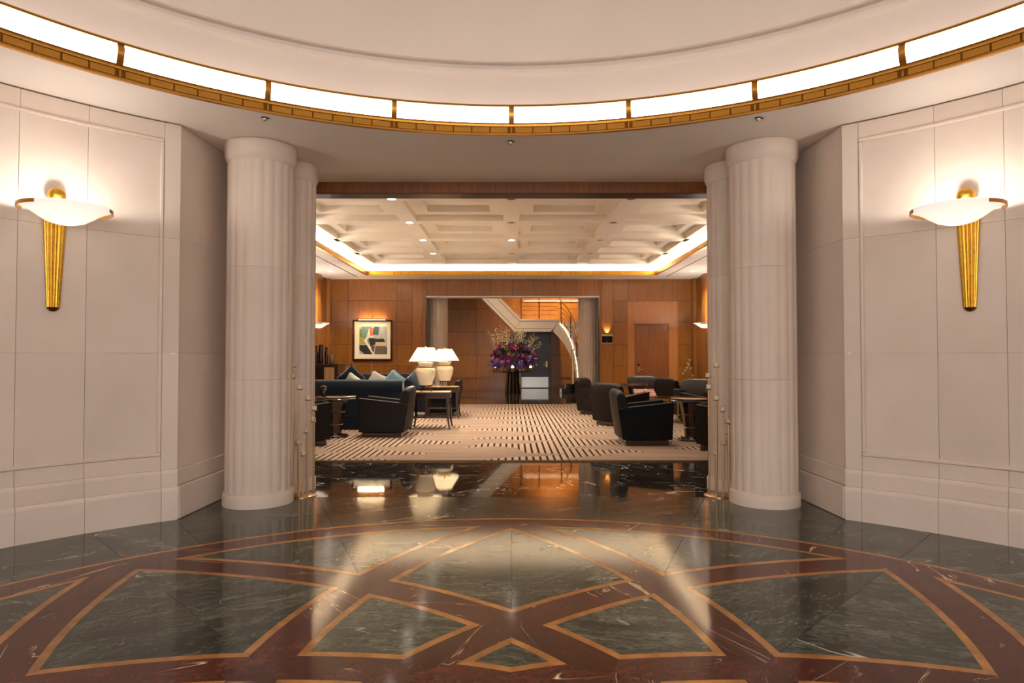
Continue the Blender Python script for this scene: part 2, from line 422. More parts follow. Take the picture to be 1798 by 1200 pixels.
# ================================================================== ROTUNDA WALLS
Z1, Z2, Z3, ZJ1, ZJ2, ZT, ZP = .263, .40, .51, 1.326, 2.25, 3.174, 3.045
RB1, RB2, RW, RP = 4.383, 4.404, 4.424, 4.438
def course_top(mb, r0, r1, a0, a1, z0, z1, seg=6):   # block with a rounded top arris towards the room
    prof = [(r1, z0), (r0, z0), (r0, z1-.030), (r0+.004, z1-.014), (r0+.010, z1-.005), (r0+.019, z1), (r1, z1)]
    n = len(prof); rows = [[(*polar(r, a0+(a1-a0)*i/seg), z) for r, z in prof] for i in range(seg+1)]
    mb.grid(rows, closed=True); o = len(mb.v)-n*(seg+1)
    mb.f += [tuple(o+i for i in range(n)), tuple(o+seg*n+i for i in range(n-1, -1, -1))]; mb.mi += [0, 0]
    return mb
def wall_side(sg, name, label):
    m = MB()
    aa = (37.9, 156) if sg > 0 else (204, 322.1)
    m.arc(4.50, 4.62, aa[0], aa[1], -.02, 3.6, seg=48)
    m.arc(4.462, 4.52, aa[0], aa[1], -.02, ZT-.02, seg=48)
    W = struct(name, m, 'mortar', label, 'wall')
    g = .018
    S = lambda a0, a1: (a0, a1) if sg > 0 else (360-a1, 360-a0)
    def blk(nm, r, a0, a1, z0, z1, top=False):
        a, b = S(a0+g, a1-g); seg = max(3, int((b-a)/.6))
        mb = course_top(MB(), r, 4.47, a, b, z0+.0008, z1-.0008, seg) if top else MB().arc(r, 4.47, a, b, z0+.0008, z1-.0008, seg)
        return obj(nm, mb, 'limestone', W)
    for c in (48.2, 131.8):
        lo, hi = c-10.9, c+10.9; pl, ph = c-9.35, c+9.35; q0, q1 = c-2.7, c+2.7
        for a0, a1 in ((lo, pl), (pl, q0), (q0, q1), (q1, ph), (ph, hi)):
            blk('base_block', RB1, a0, a1, 0, Z1, True); blk('base_block', RB2, a0, a1, Z1, Z2, True)
        for a0, a1 in ((pl, q0), (q0, q1), (q1, ph)):
            blk('stone_block', RW, a0, a1, Z2, Z3); blk('stone_block', RW, a0, a1, ZP, ZT)
            for z0, z1 in ((Z3, ZJ1), (ZJ1, ZJ2), (ZJ2, ZP)): blk('stone_panel', RP, a0, a1, z0, z1)
        for a0, a1 in ((lo, pl), (ph, hi)):
            for z0, z1 in ((Z2, ZJ1), (ZJ1, ZJ2), (ZJ2, ZT)): blk('stone_block', RW, a0, a1, z0, z1)
        # raised bead round the panel
        for a0, a1, z0, z1 in ((pl, ph, Z3, Z3+.028), (pl, ph, ZP-.028, ZP), (pl, pl+.36, Z3+.029, ZP-.029), (ph-.36, ph, Z3+.029, ZP-.029)):
            a, b = S(a0, a1); obj('panel_moulding', MB().arc(RP-.022, RP-.0005, a, b, z0, z1, max(2, int((a1-a0)*2))), 'limestone', W, bevel=.010, seg=3)
    for a0 in range(8):
        lo = 59.1+a0*(120.9-59.1)/8; hi = lo+(120.9-59.1)/8
        blk('base_block', RB1, lo, hi, 0, Z1, True); blk('base_block', RB2, lo, hi, Z1, Z2, True)
        for z0, z1 in ((Z2, ZJ1), (ZJ1, ZJ2), (ZJ2, ZT)): blk('stone_block', RW, lo, hi, z0, z1)
    for a0 in range(2):
        lo = 142.7+a0*(156-142.7)/2; hi = lo+(156-142.7)/2
        blk('base_block', RB1, lo, hi, 0, Z1, True); blk('base_block', RB2, lo, hi, Z1, Z2, True)
        for z0, z1 in ((Z2, ZJ1), (ZJ1, ZJ2), (ZJ2, ZT)): blk('stone_block', RW, lo, hi, z0, z1)
    return W
wall_side(-1, 'wall_left', 'curved pale limestone wall with sunk panel and stepped base, left of the columns')
wall_side(1, 'wall_right', 'curved pale limestone wall with sunk panel and stepped base, right of the columns')
# rear entrance behind the viewer, unseen: glazed doors added to let fill daylight in
k = N('clear_pane'); tr = k.n('ShaderNodeBsdfTransparent'); gl = k.n('ShaderNodeBsdfGlossy'); gl.inputs['Roughness'].default_value = .02
mx = k.n('ShaderNodeMixShader'); mx.inputs[0].default_value = .06; k.l(tr.outputs[0], mx.inputs[1]); k.l(gl.outputs[0], mx.inputs[2]); k.l(mx.outputs[0], k.o.inputs['Surface'])
WR = struct('wall_rear', MB().arc(4.42, 4.62, 156, 204, 2.95, 3.6, 24), 'limestone', 'stone lintel over the added glazed entrance behind the viewer', 'wall')
YD = C0-4.24
DR = thing('added_entrance', 'bronze framed glazed entrance added unseen behind the viewer for fill daylight', 'door', (0, YD, 0), 0, None, 'structure')
for x in (-1.76, -.88, 0, .88, 1.76): obj('stile', MB().box(x-.04, x+.04, -.04, .04, 0, 2.95), 'bronze', DR)
for i in range(4):
    x0 = -1.72+.88*i+.0; x1 = x0+.80
    for z0, z1 in ((0, .12), (2.2, 2.28), (2.87, 2.95)): obj('door_rail', MB().box(x0, x1, -.03, .03, z0, z1), 'bronze', DR)
    for z0, z1 in ((.12, 2.2), (2.28, 2.87)): obj('pane', MB().box(x0, x1, -.004, .004, z0, z1), 'clear_pane', DR)
for sg in (-1, 1): obj('reveal', MB().box(*sorted((sg*1.8, sg*2.05)), -.12, .2, 0, 2.97), 'limestone', DR)
obj('door_lintel', MB().box(-2.05, 2.05, -.3, .3, 2.951, 3.4), 'limestone', DR)
struct('pavement', MB().box(-12, 12, -14, -4.0, -.14, -.04), 'plaster', 'unseen pavement outside the added rear entrance', 'pavement')
# straight jambs behind the columns
for sg, nm, side in ((-1, 'wall_left_jamb', 'left'), (1, 'wall_right_jamb', 'right')):
    y0, y1, x0, x1 = 5.19, 6.95, 2.652, 2.60
    m = MB().prism([(sg*(x0+.062), y0+.03), (sg*(x1+.062), y1), (sg*(x1+.4), y1), (sg*(x0+.1), y0+.1)], -.02, 3.3)
    J = struct(nm, m, 'mortar', f'straight limestone side wall behind the {side} pair of columns', 'wall')
    for z0, z1, d in ((0, Z1, 0), (Z1, Z2, .02), (Z2, ZJ1, .04), (ZJ1, ZJ2, .04), (ZJ2, ZT+.008, .04)):
        ys = [y0+d*.4, 6.2, y1]
        for a, b in zip(ys, ys[1:]):
            fx = lambda y: x0+(x1-x0)*(y-y0)/(y1-y0)+d
            p = [(sg*fx(a), a+.0008), (sg*fx(b), b-.0008), (sg*(fx(b)+.09-d), b-.0008), (sg*(fx(a)+.09-d), a+.0008)]
            obj('base_block' if z1 <= Z2 else 'stone_block', MB().prism(p, z0+.0008, z1-.0008), 'limestone', J, bevel=.01 if z1 <= Z2 else 0)

# ================================================================== COLUMNS
def reeded(r, z0, z1, nf=20, sub=8, depth=.008):
    mb = MB(); rows = []
    for z in (z0, z1):
        row = []
        for j in range(nf*sub):
            u = (j % sub)/sub-.5; q = r-depth*(2*abs(u))**2; a = 2*pi*j/(nf*sub)
            row.append((q*cos(a), q*sin(a), z))
        rows.append(row)
    mb.grid(rows, closed=True); n = nf*sub
    mb.f += [tuple(range(n-1, -1, -1)), tuple(range(n, 2*n))]; mb.mi += [0, 0]
    return mb
def column(x, y, r, label, zt=ZS, hall=False, group='limestone columns at the entrance'):
    t = thing('column', label, 'column', (x, y, 0), .157, group)
    s_ = r/.30; rs = .283*s_
    obj('base', MB().lathe([(r, 0), (r, .098), (r-.004, .104), (r-.010, .106), (r-.010, .118), (rs+.002, .122)], 72), 'limestone', t, smooth=True)
    js = [.122, 1.10, 2.08, zt-.175]
    for a, b in zip(js, js[1:]): obj('drum', reeded(rs, a+.0008, b-.0008), 'limestone', t, smooth=True)
    obj('capital', MB().lathe([(rs-.004, zt-.175), (rs+.006, zt-.16), (r-.004, zt-.15), (r+.004, zt-.125), (r+.006, zt-.12), (r+.006, zt-.004)], 72), 'limestone', t, smooth=True)
    return t
column(-2.258, 5.80, .30, 'large reeded limestone column in front, beside the left curved wall')
column(2.258, 5.80, .30, 'large reeded limestone column in front, beside the right curved wall')
column(-2.204, 6.385, .27, 'slimmer reeded limestone column half hidden behind the left front column')
column(2.204, 6.385, .27, 'slimmer reeded limestone column half hidden behind the right front column')

# ================================================================== ROTUNDA CEILING
m = MB()
RI = 3.757
inn = [polar(RI+.004, a) for a in range(0, 361, 3)]; ri = []
def ceil_out(a):
    b = abs((a+180) % 360-180); q = polar(4.56, a)
    if b < 38:
        q = polar(min((7.0-C0)/cos(R(b)), 3.0/max(1e-3, sin(R(b)))) , a)
    return q
out = [ceil_out(a) for a in range(0, 361, 3)]
m.grid([[(*p, ZS) for p in inn], [(*p, ZS) for p in out], [(*p, ZS+.25) for p in out]])
ceiling = struct('ceiling', m, 'plaster', 'flat pale plaster soffit around the round hall', 'ceiling')
# frieze, lip and dome
RF = 3.98; ZF = 3.79
prof = [(RF, 3.27), (RF, ZF-.012), (RF-.05, ZF), (RF-.055, ZF+.028), (RF-.05, ZF+.03), (RF, ZF+.031), (RF, ZF+.085), (RF-.08, ZF+.089)]
for i in range(1, 15):
    t = i/14*pi/2; prof.append(((RF-.08)*cos(t) if i < 14 else .001, ZF+.089+1.15*sin(t)))
m = MB(); m.grid([[(*polar(r, a), z) for r, z in prof] for a in range(0, 361, 3)])
m.grid([[(*polar(RF, a), 3.27), (*polar(RI+.03, a), 3.27), (*polar(RI+.03, a), 3.2)] for a in range(0, 361, 3)])
dome = struct('ceiling_dome', m, 'plaster', 'smooth pale domed ceiling rising above the light ring', 'ceiling', smooth=True)

# ring light: brass fascia, glass, brackets, rim
emit('ring_glass', (.93, .95, 1.0), L_RING)
emit('cove_lamp', SOFT, L_COVE_DOME)
ring = thing('ring_light', 'large brass ring light with glowing white glass panes around the dome', 'light', (0, 0, 0))
def ring_prof(prof, closed=True, a0=0, a1=360, step=1.5):
    n = int((a1-a0)/step+.5); mb = MB()
    mb.grid([[(*polar(r, a0+(a1-a0)*i/n), z) for r, z in (prof+[prof[0]] if closed else prof)] for i in range(n+1)])
    return mb
ZR = ZS
obj('fascia_base', ring_prof([(RI+.03, ZR-.004), (RI, ZR-.004), (RI, ZR+.010), (RI+.03, ZR+.010)]), 'brass', ring, smooth=True)
obj('fascia_back', ring_prof([(RI+.0065, ZR+.0105), (RI+.0065, ZR+.0665), (RI+.03, ZR+.0665), (RI+.03, ZR+.0105)]), 'brass_dark', ring, smooth=True)
obj('fascia_cornice', ring_prof([(RI+.03, ZR+.067), (RI, ZR+.067), (RI, ZR+.074), (RI-.004, ZR+.084), (RI+.004, ZR+.088), (RI-.002, ZR+.098), (RI+.02, ZR+.102), (RI+.03, ZR+.09)]), 'brass', ring, smooth=True)
obj('rim', ring_prof([(RI-.015, ZR+.232), (RI-.02, ZR+.24), (RI-.015, ZR+.25), (RI+.02, ZR+.25), (RI+.02, ZR+.232)]), 'brass', ring, smooth=True)
gp = [(RI-.002, ZR+.236), (RI-.012, ZR+.215), (RI-.016, ZR+.19), (RI-.010, ZR+.16), (RI+.006, ZR+.13), (RI+.022, ZR+.103)]
gb = [(r-.006, z) for r, z in gp]
gback = [(r+.006, z) for r, z in gp[::-1]]
def ends(mb, n):                            # close both ends of a swept profile
    N_ = len(mb.v)
    mb.f += [tuple(range(n)), tuple(range(N_-1, N_-n-1, -1))]; mb.mi += [0, 0]; return mb
me = ring_prof(gp+gback, True, .35, 14.65).mesh('glass_pane', 'ring_glass', True)
mb_ = ends(ring_prof(gb+[(r+.004, z) for r, z in gp[::-1]], True, -.33, .33, .33), 13)
meb = mb_.mesh('bracket', 'brass', True)
pw = 14.2/6
mep = MB().arc(RI+.001, RI+.007, .09, pw-.09, ZR+.016, ZR+.062, 3).mesh('fascia_panel', 'brass')
med = MB().arc(RI+.001, RI+.007, -.09, .09, ZR+.016, ZR+.062, 1).mesh('divider', 'brass')
def spin(name, me, deg, parent):            # copy turned about the rotunda axis
    o = link(name, me, parent); a = -R(deg); o.rotation_euler[2] = a
    o.location = (C0*sin(a), C0-C0*cos(a), 0); return o
for q in range(24):
    spin('glass_pane', me, 15*q, ring); spin('bracket', meb, 15*q, ring); spin('divider', med, 15*q, ring)
    for u in range(6): spin('fascia_panel', mep, 15*q+.4+u*pw, ring)
obj('added_baffle', ring_prof([(RI+.055, 3.275), (RI+.055, ZR+.25), (RI+.06, ZR+.25), (RI+.06, 3.275)]), 'plaster', ring)  # unseen baffle and lid added to keep the pane glow off the frieze
obj('added_baffle_lid', ring_prof([(RI+.02, ZR+.244), (RI+.055, ZR+.244), (RI+.055, ZR+.25), (RI+.02, ZR+.25)]), 'plaster', ring)
cl = tag(obj('cove_lamp', ring_prof([(RI+.09, 3.30), (RI+.15, 3.30), (RI+.15, 3.285), (RI+.09, 3.285)]), 'cove_lamp'), 'continuous strip lamp hidden in the trough behind the ring light', 'lamp')
# sprinklers
for x, y, lb in ((-1.95, 5.06, 'small metal sprinkler under the soffit, nearest the left column'), (1.95, 5.06, 'small metal sprinkler under the soffit, nearest the right column'), (-.01, 5.62, 'small metal sprinkler under the soffit above the middle of the entrance')):
    t = thing('sprinkler_head', lb, 'sprinkler', (x, y, ZS), 0, 'soffit sprinklers')
    obj('collar', MB().lathe([(.024, 0), (.026, -.004), (.02, -.008)], 20), 'bronze', t, smooth=True)
    obj('bulb', MB().lathe([(.02, -.008), (.019, -.016), (.012, -.028), (.001, -.031)], 16), 'steel', t, smooth=True)
    obj('deflector', MB().box(.0, .04, -.006, .006, -.008, -.004), 'bronze', t)
# ================================================================== WALL SCONCES
k = N('opal_glass'); k.base(lin((250, 248, 244))); k.b.inputs['Roughness'].default_value = .25
k.b.inputs['Emission Color'].default_value = (1, .95, .88, 1); k.b.inputs['Emission Strength'].default_value = .35
tr = k.n('ShaderNodeBsdfTranslucent'); tr.inputs[0].default_value = (.95, .92, .88, 1)
mx = k.n('ShaderNodeMixShader'); mx.inputs[0].default_value = .3
k.l(k.b.outputs[0], mx.inputs[1]); k.l(tr.outputs[0], mx.inputs[2]); k.l(mx.outputs[0], k.o.inputs['Surface'])
# local frame: origin on the wall face at floor level, +Y out of the wall
def flute_cone(z0, z1, r0, r1, nf=7, sub=6):
    rows = []
    for i in range(9):
        t = i/8; z = z0+(z1-z0)*t; r = r0+(r1-r0)*t; row = []
        for j in range(nf*sub+1):
            a = pi*j/(nf*sub); u = (j % sub)/sub-.5; q = r*(1-.16*(2*abs(u))**2)
            row.append((q*cos(a), .004+q*sin(a)*.8, z))
        rows.append(row)
    mb = MB().grid(rows); n = len(rows[0])
    mb.f += [tuple(range(n-1, -1, -1)), tuple(8*n+j for j in range(n))]; mb.mi += [0, 0]
    return mb
def sconce_parts(t, watts, lr=.05):
    Rd, zr, oy = .275, 2.335, .30
    obj('stem', flute_cone(1.655, 2.36, .043, .078), 'gilt', t, smooth=True)
    obj('finial', MB().lathe([(.001, 1.622), (.022, 1.628), (.036, 1.642), (.040, 1.6545)], 20, (0, .004), sy=.8), 'brass_dark', t, smooth=True)
    obj('back_plate', MB().box(-.085, .085, .001, .02, 2.361, 2.385), 'gilt', t)
    obj('ball', MB().sphere((0, .062, 2.452), .058, 24, 14), 'gilt', t, smooth=True)
    pr_ = [(.001, zr-.125), (.06, zr-.121), (.115, zr-.104), (.165, zr-.072), (.205, zr-.042), (.24, zr-.022), (Rd-.004, zr-.010), (Rd, zr-.004), (Rd-.002, zr), (.238, zr-.014), (.2, zr-.034), (.16, zr-.064), (.11, zr-.096), (.06, zr-.113), (.001, zr-.117)]
    obj('dish', MB().lathe(pr_, 64, (0, oy), cap=False), 'opal_glass', t, smooth=True)
    for s_ in (0, 1):                        # brass clips hugging the rim at both ends
        rows = []
        for i in range(17):
            a = s_*pi+R(-38)+R(76)*i/16
            rows.append([(r*cos(a), oy+r*sin(a), z) for r, z in ((Rd+.001, zr-.030), (Rd+.006, zr-.030), (Rd+.006, zr-.006), (Rd+.001, zr-.006))])
        obj('rim_clip', MB().grid(rows, closed=True), 'brass', t)
    obj('support', MB().box(-.012, .012, .0, .14, zr-.006, zr+.002), 'brass', t)
    light('sconce_bulb', 'POINT', (0, oy, zr-.035), watts, SOFT, t, shadow_soft_size=lr)
    return t
for sg, deg, lb in ((-1, 48.15, 'gilt fluted wall sconce with white dish, on the left curved wall'), (1, 48.15, 'gilt fluted wall sconce with white dish, on the right curved wall'),
        (-1, 131.8, 'gilt fluted wall sconce added unseen on the wall behind the viewer, left'), (1, 131.8, 'gilt fluted wall sconce added unseen on the wall behind the viewer, right')):  # the pair behind the viewer is added fill, out of view
    a = sg*deg; x, y = polar(RP-.001, a)
    # +Y of the lamp must point at the rotunda centre
    rz = atan2(-(0-x), (C0-y))
    sconce_parts(thing('wall_sconce', lb, 'sconce', (x, y, 0), rz, 'gilt wall sconces'), L_SCONCE)

# ================================================================== LOUNGE SHELL
ZL = 3.42; YB = 17.7; XL = 5.02
# entrance beam
beam = struct('trim_1', MB().box(-2.7, 2.7, 6.952, 7.15, 3.066, 3.50), 'joint_wood', 'dark wood lintel over the lounge entrance', 'lintel')
for i in range(6):
    a = -2.7+.9*i; obj('veneer_panel', MB().box(a+.001, a+.899, 6.945, 6.953, 3.067, ZS+.02), 'walnut', beam)
obj('underside', MB().box(-2.7, 2.7, 6.945, 7.158, 3.058, 3.0665), 'bronze', beam)
for sg, nm, lb in ((-1, 'wall_front_left', 'lounge wall beside the entrance, behind the left columns'), (1, 'wall_front_right', 'lounge wall beside the entrance, behind the right columns')):
    struct(nm, MB().box(*sorted((sg*2.6, sg*5.3)), 6.96, 7.15, -.02, 3.6), 'limestone', lb, 'wall')
# side walls
for sg, nm, lb in ((-1, 'wall_lounge_left', 'wood panelled left wall of the lounge'), (1, 'wall_lounge_right', 'wood panelled right wall of the lounge')):
    W = struct(nm, MB().box(*sorted((sg*(XL+.012), sg*(XL+.2))), 7.1, YB+.2, -.02, 3.75), 'joint_wood', lb, 'wall')
    ys = [7.16+1.054*i for i in range(11)]
    zs = [0, .44, 1.04, 1.63, 2.24, 2.83, ZL]
    for a, b in zip(ys, ys[1:]):
        for c_, d in zip(zs, zs[1:]): obj('veneer_panel', MB().box(*sorted((sg*XL, sg*(XL+.0125))), a+.0015, b-.0015, c_+.0015, d-.0015), 'anigre', W)
    for y in (16.55, 9.0): obj('pilaster', MB().box(*sorted((sg*(XL-.10), sg*(XL-.001))), y-.16, y+.16, 0, ZL-.002), 'anigre', W, bevel=.006)
    obj('pilaster', MB().box(*sorted((sg*(XL-.10), sg*(XL-.001))), YB-.22, YB-.012, 0, ZL-.002), 'anigre', W, bevel=.006)
# back wall with opening
XO0, XO1, ZO = -2.34, 2.40, 2.96
m = MB().box(-XL-.1, XO0+.004, YB+.012, YB+.3, -.02, 3.75).box(XO1-.004, XL+.1, YB+.012, YB+.3, -.02, 3.75).box(XO0, XO1, YB+.012, YB+.3, ZO, 3.75)
WB = struct('wall_back', m, 'joint_wood', 'honey coloured wood panelled wall at the far end of the lounge', 'wall')
zs = [.12, .44, 1.04, 1.63, 2.24, 2.83, ZL]
def vp(x0, x1, z0, z1, mat='anigre', y=YB): return obj('veneer_panel', MB().box(x0+.005, x1-.005, y, y+.0125, z0+.005, z1-.005), mat, WB)
for x0, x1 in ((-5.02, -4.48), (-4.48, -3.14), (-3.14, -2.72), (2.78, 3.2), (4.54, 5.02)):
    for z0, z1 in zip(zs, zs[1:]): vp(x0, x1, z0, z1)
for x0, x1 in ((-2.72, -2.44), (-2.44, XO0), (XO1, 2.46), (2.46, 2.78)): vp(x0, x1, .12, ZL)
vp(3.2, 4.54, 2.81, ZL)
nh = 8
for i in range(nh): vp(XO0+(XO1-XO0)*i/nh, XO0+(XO1-XO0)*(i+1)/nh, ZO, ZL)
for x0, x1 in ((-5.02, XO0), (XO1, 3.2), (4.54, 5.02)): obj('skirting', MB().box(x0, x1, YB-.012, YB+.012, 0, .118), 'walnut', WB)
obj('opening_lining', MB().box(XO0, XO1, YB-.004, YB+.32, ZO-.04, ZO), 'plaster', WB)
for a, b in ((XO0-.01, XO0+.02), (XO1-.02, XO1+.01)): obj('opening_lining', MB().box(a, b, YB-.002, YB+.32, 0, ZO-.04), 'dark_wood', WB)
# door with pale surround
D = thing('door_1', 'flush walnut door with steel handle set in a pale wood surround', 'door', (3.84, YB-.001, 0), 0, None, 'structure')
def surround(x0, x1, z0, z1): return obj('surround', MB().box(x0, x1, -.004, .012, z0, z1), 'anigre_light', D)
surround(-.65, -.47, 0, 2.81); surround(.47, .71, 0, 2.81); surround(-.468, .468, 2.20, 2.81)
for a, b, c_, d in ((-.47, -.435, 0, 2.195), (.435, .47, 0, 2.195), (-.434, .434, 2.16, 2.195)): obj('door_frame', MB().box(a, b, -.016, .01, c_, d), 'walnut', D, bevel=.003)
leaf = obj('door_leaf', MB().box(-.43, .43, -.008, .01, .01, 2.155), 'walnut', D)
obj('lock_plate', MB().box(-.40, -.33, -.02, -.0085, .86, 1.08), 'champagne_metal', leaf, bevel=.004)
obj('card_reader', MB().box(-.395, -.335, -.03, -.0205, 1.03, 1.09), 'black_satin', leaf, bevel=.004)
obj('lever', MB().tube([(-.36, -.02, .94), (-.36, -.06, .94), (-.25, -.06, .94)], .011, 8), 'champagne_metal', leaf, smooth=True)

# ================================================================== LOUNGE CEILING
TX0, TY0, TY1 = 3.75, 7.70, 16.71          # tray opening
m = MB()
m.box(-XL, XL, 7.15, TY0, ZL, ZL+.05).box(-XL, XL, TY1, YB+.01, ZL, ZL+.05)
m.box(-XL, -TX0, TY0, TY1, ZL, ZL+.05).box(TX0, XL, TY0, TY1, ZL, ZL+.05)
sof = struct('ceiling_lounge_soffit', m, 'plaster_white', 'flat plaster soffit around the edge of the lounge ceiling', 'ceiling')
for sg in (-1, 1): obj('air_slot', MB().box(sg*4.11-.014, sg*4.11+.014, 7.6, 17.1, ZL-.002, ZL+.001), 'black_satin', sof)
# brass cornice with little dentils
CX_, CY0, CY1 = 3.56, 7.85, 16.34          # coffer field
def cornice(nm, lab, x0, x1, y0, y1, along):
    t = thing(nm, lab, 'cornice')
    obj('rail', MB().box(x0, x1, y0, y1, ZL-.012, ZL+.010), 'brass', t); obj('rail', MB().box(x0, x1, y0, y1, ZL+.078, ZL+.098), 'brass', t)
    obj('back_strip', MB().box(x0+(.02 if along == 'y' else 0), x1-(.02 if along == 'y' else 0), y0+(.02 if along == 'x' else 0), y1-(.02 if along == 'x' else 0), ZL+.010, ZL+.078), 'brass_dark', t)
    return t
c1 = cornice('brass_cornice', 'gilt cornice strip with small square dentils across the far end of the lounge ceiling', -TX0, TX0, TY1-.03, TY1+.02, 'x')
me = MB().box(-.026, .026, -.004, .012, ZL+.014, ZL+.074).mesh('dentil', 'gilt')
nd = 118
for i in range(nd): link('dentil', me, c1, (-TX0+.03+(2*TX0-.06)*i/(nd-1), TY1-.03, 0))
for sg, lb in ((-1, 'gilt cornice strip with square dentils along the left side of the lounge ceiling'), (1, 'gilt cornice strip with square dentils along the right side of the lounge ceiling')):
    c2 = cornice('brass_cornice', lb, *sorted((sg*TX0-.025, sg*TX0+.025)), TY0, TY1-.031, 'y')
    me2 = MB().box(-.012, .004, -.026, .026, ZL+.014, ZL+.074).mesh('dentil', 'gilt')
    for i in range(130):
        o = link('dentil', me2, c2, (sg*TX0-sg*.021, TY0+.06+(TY1-TY0-.15)*i/129, 0))
c3 = cornice('brass_cornice', 'gilt cornice strip just behind the entrance lintel', -TX0, TX0, TY0-.02, TY0+.03, 'x')
# upper tray, coffers
ZC = 3.67
m = MB().box(-4.3, 4.3, 7.2, 17.3, ZC+.20, ZC+.26)
m.box(-4.3, -CX_, 7.2, 17.3, ZC, ZC+.2).box(CX_, 4.3, 7.2, 17.3, ZC, ZC+.2).box(-CX_, CX_, 7.2, CY0, ZC, ZC+.2).box(-CX_, CX_, CY1, 17.3, ZC, ZC+.2)
m.box(-4.3, -4.2, 7.2, 17.3, ZL+.05, ZC).box(4.2, 4.3, 7.2, 17.3, ZL+.05, ZC).box(-4.2, 4.2, 7.2, 7.3, ZL+.05, ZC).box(-4.2, 4.2, 17.2, 17.3, ZL+.05, ZC)
tray = struct('ceiling_lounge', m, 'plaster_white', 'coffered plaster ceiling of the lounge, sixteen stepped squares in view', 'ceiling')
NX, NY = 4, 5; px = 2*CX_/NX; py = (CY1-CY0)/NY; bw = .135
for i in range(NX+1):
    x = -CX_+px*i
    if i in (0, NX): continue
    obj('beam', MB().box(x-bw, x+bw, CY0, CY1, ZC-.03, ZC+.2), 'plaster_white', tray)
for j in range(NY+1):
    y = CY0+py*j
    a, b = (y-bw, y+bw) if 0 < j < NY else ((y, y+.10) if j == 0 else (y-.10, y))
    for i in range(NX):
        x0 = -CX_+px*i+(bw if i else 0); x1 = -CX_+px*(i+1)-(bw if i < NX-1 else 0)
        obj('beam', MB().box(x0, x1, a, b, ZC-.03, ZC+.2), 'plaster_white', tray)
for sg in (-1, 1): obj('beam', MB().box(*sorted((sg*CX_, sg*(CX_-.10))), CY0+.1, CY1-.1, ZC-.03, ZC+.2), 'plaster_white', tray)
for i in range(NX):
    for j in range(NY):
        x0 = -CX_+px*i+(bw if i else .10); x1 = -CX_+px*(i+1)-(bw if i < NX-1 else .10)
        y0 = CY0+py*j+(bw if j else .10); y1 = CY0+py*(j+1)-(bw if j < NY-1 else .10)
        st = .23; z = ZC+.075; m = MB()
        m.box(x0, x1, y0, y0+st, z, ZC+.2).box(x0, x1, y1-st, y1, z, ZC+.2).box(x0, x0+st, y0+st, y1-st, z, ZC+.2).box(x1-st, x1, y0+st, y1-st, z, ZC+.2)
        m.box(x0+st, x1-st, y0+st, y1-st, z+.11, ZC+.24)
        obj('coffer', m, 'plaster_white', tray)
# cove strip lamps on the soffit ledge
emit('cove_strip', (1, .88, .70), L_COVE_LOUNGE)
for nm, x0, x1, y0, y1, lb in (('far', -3.8, 3.8, 16.90, 16.95, 'strip lamp in the cove behind the far gilt cornice'), ('left', -3.99, -3.94, 7.8, 16.8, 'strip lamp in the cove behind the left gilt cornice'), ('right', 3.94, 3.99, 7.8, 16.8, 'strip lamp in the cove behind the right gilt cornice'), ('near', -3.8, 3.8, 7.42, 7.47, 'strip lamp in the cove above the lounge entrance')):
    tag(obj('cove_strip_lamp', MB().box(x0, x1, y0, y1, ZL+.052, ZL+.07), 'cove_strip'), lb, 'lamp', 'lounge cove lamps')
# recessed downlights
emit('lamp_disc', (1, .93, .82), 14.0)
plain('trim_grey', (150, 138, 122), .4, .6)
def downlight(x, y, z, lit, label, w=None):
    t = thing('recessed_downlight', label, 'downlight', (x, y, z), 0, 'recessed lounge downlights')
    obj('trim_ring', MB().lathe([(.062, -.004), (.085, -.005), (.088, -.001)], 24, cap=False), 'white_plastic', t, smooth=True)
    obj('lens', MB().lathe([(.001, -.0025), (.063, -.0025)], 20, cap=False), 'lamp_disc' if lit else 'trim_grey', t)
    if w is None: w = L_DOWN if lit else L_DOWN*.35
    light('downlight_beam', 'SPOT', (0, 0, -.02), w, WARM, t, spot_size=R(118), spot_blend=.6, shadow_soft_size=.05)
zb = ZC-.03
for i, cname in ((1, 'left'), (2, 'middle'), (3, 'right')):
    for j, rname in ((1, 'first'), (2, 'second'), (3, 'third'), (4, 'fourth')):
        lit = (i == 1) or (i == 2 and j == 3)
        downlight(-CX_+px*i, CY0+py*j, zb, lit, f'round downlight in the {cname} ceiling beam, {rname} crossing from the entrance')
for sg, s_ in ((-1, 'left'), (1, 'right')): downlight(sg*4.52, 16.05, ZL, True, f'bright round downlight in the {s_} ceiling soffit', L_DOWN*.8)
for sg, s_ in ((-1, 'left'), (1, 'right')):
    t = thing('ceiling_speaker', f'round speaker grille in a coffer at the {s_} of the lounge ceiling', 'speaker', (sg*2.66, 12.0, ZC+.075), 0, 'ceiling speakers')
    t.location = (sg*2.66, CY0+py*2+bw+.115, ZC+.075)
    obj('grille', MB().lathe([(.001, -.004), (.10, -.004), (.105, 0)], 28, cap=False), 'trim_grey', t, smooth=True)
    obj('rim', MB().lathe([(.105, 0), (.108, -.006), (.114, -.001)], 28, cap=False), 'white_plastic', t, smooth=True)
# lounge wall sconces; middle and nearest pairs are added unseen to brighten the ceiling
for sg, s_ in ((-1, 'left'), (1, 'right')):
    rz = -pi/2 if sg < 0 else pi/2
    for y, w_ in ((15.75, 'farthest'), (12.3, 'middle'), (9.75, 'nearest')):
        t = thing('wall_sconce', f'white glass dish sconce on the {s_} wood wall of the lounge, {w_} from the entrance' if w_ != 'nearest' else f'white glass dish sconce on the {s_} wood wall of the lounge, added unseen next to the entrance', 'sconce', (sg*(XL-.002), y, -.22), rz, 'gilt wall sconces')
        sconce_parts(t, 50)
